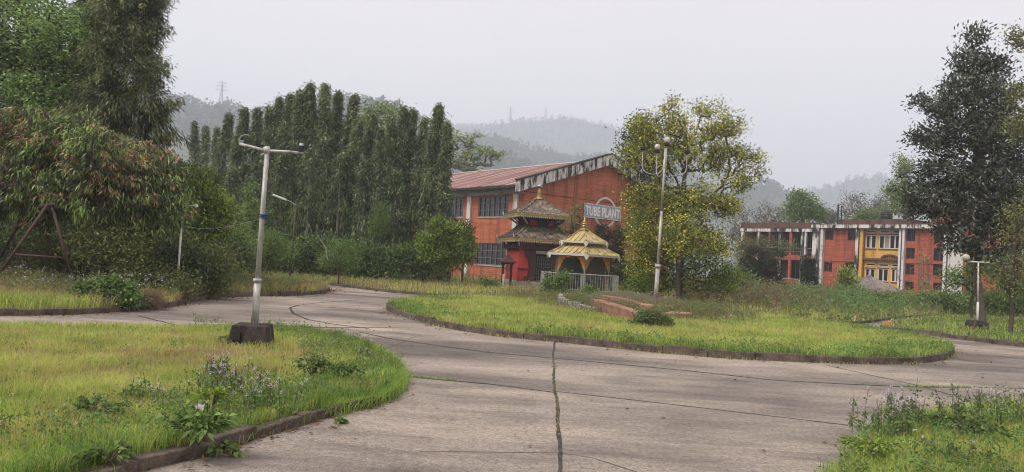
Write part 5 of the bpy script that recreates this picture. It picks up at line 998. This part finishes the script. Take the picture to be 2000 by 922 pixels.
# verge by the swing: green turf at the kerb, dry orange grass and weeds behind
dry = lambda X, Y: .14+.5*(wob(X, Y, .8, 41)-.4)+.42*(Y < 15.9)*(X < -6)
grass('swing_verge_grass', 'dry orange and green grass on the far left verge', LVP, 260000, (.12, .38), (.004, .0006), dry, .09, 4, lambda X, Y: (Y < 36)*(X/Y > -1.0)*np.clip(16/np.hypot(X, Y), 0, 1)**1.3*.9)
weedpatch('swing_verge_weeds', 'tall tangled weeds with pale flower heads below the swing', LVP, 30000, (.2, .62), (.06, .03), 13, 5, .09, lambda X, Y: (Y > 15.9+.5*(X < -9.5))*(Y < 30)*(X/Y > -.72)*.6*(wob(X, Y, 1.1, 3) > .3), lambda X, Y: .45+.5*(wob(X, Y, .9, 44)-.5))
grass('back_verge_grass', 'brownish seeding grass along the far road edge', BVP, 420000, (.12, .42), (.006, .0006), lambda X, Y: .33+.55*(wob(X, Y, .6, 51)-.5), .08, 6, lambda X, Y: (Y < 62)*(X/Y > -.45)*(X/Y < .72)*np.clip(26/np.hypot(X, Y), 0, 1)**1.2*(.4+.6*(edge_dist(X, Y, BV) < 9)))
weedpatch('back_verge_weeds', 'low mixed weeds behind the far road edge', BVP, 26000, (.2, .75), (.12, .055), 11, 7, .08, lambda X, Y: (Y < 56)*(X/Y > -.45)*(X/Y < .24)*.4*(wob(X, Y, .8, 71) > .42), lambda X, Y: .4+.6*(wob(X, Y, .5, 72)-.45))
weedpatch('tall_weeds', 'chest high green weeds between road and office block', BVP, 40000, (.45, 1.25), (.15, .075), 14, 8, .08, lambda X, Y: (Y < 64)*(X/Y > .22)*(X/Y < .72)*.8, lambda X, Y: .5+.8*(wob(X, Y, .45, 82)-.5)+.2*(X/Y > .42)-.22*(X/Y < .36), hf=lambda X, Y: .45+.8*np.clip((edge_dist(X, Y, BV)-.5)/5, 0, 1)*(.6+.6*wob(X, Y, .6, 83)))
grass('tree_verge_grass', 'rough grass on the verge under the dark tree', RBP, 150000, (.08, .28), (.005, .0006), lambda X, Y: .72+.5*(wob(X, Y, .7, 61)-.5), .09, 9, lambda X, Y: (X/Y < 1.0)*.8)
weedpatch('tree_verge_weeds', 'low leafy ground cover under the dark tree', RBP, 9000, (.12, .38), (.09, .05), 9, 10, .09, lambda X, Y: (X/Y < .75)*.7, lambda X, Y: .6+.5*(wob(X, Y, .9, 62)-.5))
weedpatch('island_edge_weeds', 'creeping broadleaf weeds at the roundabout edge', ISL, 22000, (.06, .2), (.05, .03), 8, 11, .11, lambda X, Y: (edge_dist(X, Y, ISL) < 1.5)*(Y < 27)*(wob(X, Y, 1.2, 63) > .35)*.9+(wob(X, Y, .9, 64) > .78)*.4, lambda X, Y: .85+0*X)
weedpatch('island_rear_weeds', 'dry seeding weeds at the rear of the roundabout and round the planter', ISL, 16000, (.15, .5), (.07, .03), 10, 12, .11, lambda X, Y: ((np.hypot((X-4.75)/3.9, (Y-27.2)/5.2) < 1)*(np.hypot((X-4.75)/3.0, (Y-27.2)/4.2) > .8)*.5+(Y > 29.3)*.55*(X < 3)), lambda X, Y: .4+.5*(wob(X, Y, .9, 65)-.5))
weedpatch('planter_weeds', 'dry weeds growing inside the stone planter', [(cen[0]+2.9*math.cos(a)*.95, cen[1]+4.1*math.sin(a)*.95) for a in np.linspace(0, 6.28, 24)], 9000, (.1, .36), (.055, .028), 10, 13, .26, lambda X, Y: .7*(wob(X, Y, 1.5, 66) > .3), lambda X, Y: .35+.6*(wob(X, Y, 1.1, 67)-.4))
# greener broadleaf weeds along the near kerbs
weedpatch('lawn_edge_weeds', 'dark green broadleaf weeds along the near kerb', LAWN[20:]+[tuple(np.array(q)+np.array([-1.3, .2])) for q in LAWN[:19:-1]], 5200, (.05, .22), (.032, .02), 11, 14, .11, lambda X, Y: (Y > 4.5)*.9*(wob(X, Y, 2.0, 68) > .33), lambda X, Y: .72+.4*(wob(X, Y, 1.6, 69)-.5), mat='weed_leaf')
weedpatch('lawn_weeds', 'small dark weeds dotted through the near lawn', LAWNP, 3600, (.05, .2), (.03, .018), 10, 17, .08, lambda X, Y: (Y > 4.4)*(X/Y > -.75)*.6*(wob(X, Y, 2.4, 91) > .62), lambda X, Y: .6+.5*(wob(X, Y, 1.6, 92)-.5))
weedpatch('corner_weeds', 'dark broadleaf weeds on the near right corner', RVP, 5200, (.06, .24), (.035, .022), 11, 15, .11, lambda X, Y: (X/Y < .72)*(Y > 4.5)*(Y < 12)*.9*(wob(X, Y, 1.7, 70) > .5), lambda X, Y: .75+.3*(wob(X, Y, 1.6, 73)-.5))
# verge edge creeping tufts spilling on the road
def tufts(name, label, line, n, spread, h, L, seed, tt=.75):
    rng = np.random.default_rng(seed); A = np.array(line); d = np.r_[0, np.cumsum(np.linalg.norm(np.diff(A, axis=0), axis=1))]; s = rng.uniform(0, d[-1], n); s = s[wob(s*1.0, s*0, 1.6, seed) > (.45 if seed != 8 else .1)]
    X = np.interp(s, d, A[:, 0])+rng.normal(size=len(s))*spread; Y = np.interp(s, d, A[:, 1])+rng.normal(size=len(s))*spread
    V, Fc, T = blades(rng, X, Y, .002, rng.uniform(.3, 1, len(s))*h, L, np.clip(tt+rng.normal(size=len(s))*.15, 0, 1), 1.2); return props(npmesh(name, V, Fc, 'grass_blade', None, T), label, 'grass', None, 'stuff')
tufts('joint_tufts', 'grass tufts growing in the left road joint', GL([(775, 734), (860, 742), (950, 750)]), 520, .02, .045, .006, 1, .9)
tufts('joint_tufts', 'grass tufts growing in the right road joint', GL([(1765, 754), (1810, 757), (1880, 757), (1940, 758)]), 600, .03, .045, .007, 2, .9)
tufts('joint_tufts', 'sparse dry tufts in the long centre joint', GL([(1082, 700), (1083, 740), (1086, 768), (1090, 860)]), 260, .02, .03, .006, 3, .3)
tufts('kerb_fringe', 'grass fringe spilling over the roundabout kerb', ISL[:60], 2600, .05, .08, .010, 4, .5)
tufts('kerb_fringe', 'grass fringe spilling over the near lawn kerb', LAWN[22:], 6000, .05, .15, .006, 5, .8)
tufts('kerb_fringe', 'thick grass hiding the kerb at the rounded lawn tip', LAWN[24:63], 26000, .055, .2, .0055, 8, .82)
tufts('kerb_fringe', 'grass fringe spilling over the near right kerb', RV[:-4], 5200, .07, .16, .007, 6, .8)
def specks(name, label, poly, n, h, L, seed, weight, mat='white_flower'):
    rng = np.random.default_rng(seed); X, Y = scatter(rng, poly, n, weight); k = len(X); C = np.c_[X, Y, rng.uniform(*h, k)]; V, Fc, T = leaves_at(rng, C, 5, L*1.2, L, L*.8, .8, -.2, 1, None, .5, .3); props(npmesh(name, V, [Fc], mat, None, T), label, 'flowers', None, 'stuff')
specks('weed_flowers', 'small white and lilac flower heads in the swing verge weeds', LVP, 5200, (.35, .75), .028, 31, lambda X, Y: (Y > 16)*(Y < 22)*(X/Y > -.72)*(X/Y < -.42)*(wob(X, Y, 1.3, 33) > .4)*.8)
specks('weed_flowers', 'tiny pale flower heads in the tall weeds before the office block', BVP, 9000, (.5, 1.0), .04, 32, lambda X, Y: (Y < 48)*(X/Y > .1)*(X/Y < .6)*(wob(X, Y, .7, 34) > .45)*.3)
specks('weed_flowers', 'tiny pale flower heads scattered on the near lawn', LAWNP, 1500, (.12, .22), .012, 33, lambda X, Y: (Y > 4.5)*(X/Y > -.75)*(wob(X, Y, 1.4, 35) > .5)*.35)
# fallen leaves
rng = np.random.default_rng(77); pts = []
for line, n, sp in ((LAWN[30:], 700, .14), (ISL, 1500, .25), (LV[10:60], 2600, .3), (RV[5:], 120, .12), (BV[30:], 1500, .5), (RB, 300, .25)):
    A = np.array(line); i = rng.integers(0, len(A)-1, n); f = rng.uniform(size=(n, 1)); pts.append(A[i]*(1-f)+A[i+1]*f+rng.normal(size=(n, 2))*sp)
X, Y = rng.uniform(-4, 9, 260), rng.uniform(5, 20, 260); pts.append(np.stack([X, Y], 1)); pts = np.concatenate(pts); k = len(pts)
bad = inpoly(pts[:, 0], pts[:, 1], LAWNP) | inpoly(pts[:, 0], pts[:, 1], ISL) | inpoly(pts[:, 0], pts[:, 1], RVP) | inpoly(pts[:, 0], pts[:, 1], LVP) | inpoly(pts[:, 0], pts[:, 1], BVP) | inpoly(pts[:, 0], pts[:, 1], RBP)
pts = pts[~bad]; k = len(pts); D = nrm(np.stack([rng.normal(size=k), rng.normal(size=k), .15*np.abs(rng.normal(size=k))], 1)); S = nrm(np.cross(D, nrm(np.stack([rng.normal(size=k)*.3, rng.normal(size=k)*.3, np.ones(k)], 1))))
sz = rng.uniform(.02, .055, k)*(1+.03*pts[:, 1]); V, Fc = leaf_quads(np.c_[pts, np.full(k, .012)], D, S, sz, sz*.55); props(npmesh('fallen_leaves', V, [Fc], 'dead_leaf'), 'brown fallen leaves scattered on the concrete road', 'leaves', None, 'stuff')
rng = np.random.default_rng(78); n = 2600; X = rng.uniform(-4, 10, n); Y = 5+rng.uniform(0, 1, n)**1.6*15; q_ = np.stack([X, Y], 1)
bad = inpoly(X, Y, LAWNP) | inpoly(X, Y, ISL) | inpoly(X, Y, RVP) | (wob(X, Y, .9, 88) < .45); q_ = q_[~bad]; k = len(q_); D = nrm(np.stack([rng.normal(size=k), rng.normal(size=k), np.zeros(k)], 1)); S = np.stack([-D[:, 1], D[:, 0], .3+0*D[:, 0]], 1)
sz = rng.uniform(.006, .02, k); V, Fc = leaf_quads(np.c_[q_, np.full(k, .006)], D, S, sz, sz*.8); props(npmesh('road_grit', V, [Fc], 'pale_plinth'), 'pale grit and small stones on the concrete road', 'grit', None, 'stuff')
# --- flowering weeds and larger single plants near the camera
def flower_plant(label, px, py, nst, h, seed, spread, heads=.75, group='pale purple flowering weeds', lean=.3, leafn=9, z=.11):
    rng = np.random.default_rng(seed); b = G(px, py, z); t = thing('flowering_weed', label, 'weed', (b[0], b[1], z), 0, group); st = MB(); Hd = []; Lc = []
    for i in range(nst):
        x, y = rng.normal(size=2)*spread*.5; hh = h*rng.uniform(.55, 1.1); lx_, ly_ = rng.normal(size=2)*lean*hh*.5; p = [(x+lx_*s**1.5, y+ly_*s**1.5, hh*s) for s in (0, .35, .7, 1)]
        st.tube(p, [.0035, .003, .0022, .0016], 4); Lc += [np.array(p[0])*(1-s)+np.array(p[3])*s for s in rng.uniform(.05, .8, leafn)]
        for k in range(rng.integers(1, 4)):
            if rng.uniform() < heads:
                e = np.array(p[3])+rng.normal(size=3)*np.array([.035, .035, .02]); st.tube([p[2], e], [.0018, .0012], 3); Hd.append(e)
    st.build('stems', 'dead_leaf' if False else 'bark', t)
    if len(Hd):
        V, Fc, T = leaves_at(rng, np.array(Hd), 16, .010, .011, .007, 1.2, -.2, .8, None, .5, .3); npmesh('flower_heads', V, [Fc], 'white_flower', t, T)
    V, Fc, T = leaves_at(rng, np.array(Lc), 3, .03, .04, .025, .4, .1, 1, None, rng.uniform(.4, .95, len(Lc)), .1); npmesh('leaves', V, [Fc], 'weed_leaf', t, T); return t
flower_plant('pale purple flowering weed, leftmost small clump on the near lawn', 272, 785, 12, .22, 1, .28)
flower_plant('wide pale purple flowering weed clump in the middle of the near lawn', 440, 775, 26, .30, 2, .38)
flower_plant('pale purple flowering weed clump on the near lawn, toward the kerb', 510, 800, 22, .28, 3, .26)
flower_plant('sparse flowering weed far back on the near lawn behind others', 430, 745, 14, .26, 4, .3)
flower_plant('tall pale purple flowering weed at the tip of the right corner', 1725, 850, 22, .38, 5, .28)
flower_plant('pale purple flowering weed in the middle of the right corner', 1780, 835, 26, .36, 6, .3)
flower_plant('tall sparse seed headed weed at the back of the right corner', 1880, 830, 22, .42, 7, .4, .5)
flower_plant('tall leaning weed at the right picture edge on the corner', 1975, 830, 18, .40, 8, .3, .5)
flower_plant('short dark weed with few flowers, front of the right corner', 1850, 900, 14, .20, 9, .3, .3)
flower_plant('dry twiggy weed at the rounded tip of the near lawn', 712, 705, 12, .26, 10, .12, .15, lean=.5, leafn=2)
flower_plant('leggy weeds with white heads before the swing frame', 95, 560, 26, .5, 11, 1.0, .9, z=.1)
def broad_plant(label, px, py, h, nl, L, W, seed, rad, mat='leaf_green', flowers=0, name='broadleaf_weed', tint=(.25, .8), z=.11):
    rng = np.random.default_rng(seed); b = G(px, py, z); t = thing(name, label, 'weed', (b[0], b[1], z)); st = MB(); C = []
    for i in range(max(5, nl//9)):
        a = rng.uniform(0, 6.28); r = rad*rng.uniform(.2, 1); p = [(0, 0, 0), (math.cos(a)*r*.45, math.sin(a)*r*.45, h*.6*rng.uniform(.6, 1.2)), (math.cos(a)*r, math.sin(a)*r, h*rng.uniform(.5, 1.1)*(1-.35*r/rad))]
        st.tube(p, [.007, .005, .003], 5); C += [np.array(p[1])*(1-s)+np.array(p[2])*s for s in rng.uniform(-.2, 1.05, 9)]
    st.build('stems', 'leaf_green' if False else 'bark', t); C = np.array(C); V, Fc, T = leaves_at(rng, C, 3, .03, L, W, .9, .25, .6, (0, 0, h*.3), rng.uniform(*tint, len(C)), .12, .6, .3); npmesh('leaves', V, [Fc], mat, t, T)
    for i in range(flowers):
        c = C[rng.integers(len(C))]*np.array([.6, .6, 1])+np.array([0, 0, h*.35]); V, Fc, T = leaves_at(rng, c[None], 26, .012, .03, .018, 1.5, -.3, .5, tuple(c-np.array([0, 0, .02])), .5, .2); npmesh('flower', V, [Fc], 'pinkwhite_flower', t, T)
broad_plant('leafy green plant with one white flower, hanging over the near kerb', 385, 872, .32, 170, .065, .034, 1, .28, flowers=1)
broad_plant('sprawling green shoot lying on the road beside the kerb plant', 440, 884, .07, 40, .06, .035, 2, .2, z=.005)
broad_plant('tall soft leaved green weed amid the purple flowers', 410, 815, .30, 70, .06, .03, 3, .16, mat='leaf_bright')
broad_plant('dark green nettle like plant near the tip of the lawn', 610, 740, .30, 150, .042, .026, 4, .2, tint=(.15, .8))
broad_plant('second dark green leafy plant, nearer the lawn tip', 665, 745, .24, 160, .042, .026, 5, .26, tint=(.15, .8))
broad_plant('low leafy weed patch at the left of the near lawn', 185, 815, .16, 90, .05, .03, 6, .25)
broad_plant('low leafy weed at the near lawn corner by the kerb end', 215, 900, .10, 70, .05, .03, 7, .22)
broad_plant('dark leafy plant at the foot of the concrete lamp block', 470, 672, .16, 80, .05, .03, 8, .35, tint=(.1, .6))
broad_plant('dark leafy clump on the right corner, farther back', 1870, 850, .22, 180, .05, .03, 9, .5, tint=(.1, .6))
broad_plant('bright leafy clump at the front of the right corner', 1700, 895, .2, 150, .055, .02, 10, .3, mat='leaf_bright')
broad_plant('small green tuft lying on the road off the lawn kerb', 662, 828, .05, 30, .04, .02, 11, .1, z=.004)
for i, (px, py, r_) in enumerate([(560, 845, .05), (655, 838, .04), (548, 826, .035)]):
    b = G(px, py, 0); m_ = MB(); 
    for k in range(5): a = k*.7+i; m_.tube([(0, 0, .008), (r_*math.cos(a), r_*math.sin(a), .02), (1.6*r_*math.cos(a+.3), 1.6*r_*math.sin(a+.3), .008)], [.003, .004, .002], 4)
    o = m_.build('dry_twig', 'dead_leaf'); o.location = (b[0], b[1], 0); props(o, ['brown curled leaf scrap on the road below the near kerb', 'dry twig scrap at the broken end of the near kerb', 'small dry twig between kerb and leaf scrap'][i], 'twig')
# ================================================================== HAZE
HZ = N('haze_volume'); t_ = HZ.t; t_.nodes.remove(HZ.b); v = t_.nodes.new('ShaderNodeVolumePrincipled'); v.inputs['Color'].default_value = (.835, .90, 1.0, 1); v.inputs['Density'].default_value = .00078; v.inputs['Anisotropy'].default_value = .2
t_.links.new(v.outputs[0], t_.nodes['Material Output'].inputs['Volume'])
mb = MB(); mb.box(-3300, 3300, -160, 3300, -1.6, 480); hz = mb.build('haze', 'haze_volume'); hz['kind'] = 'stuff'; props(hz, 'pale grey blue haze in the air over the valley', 'haze')
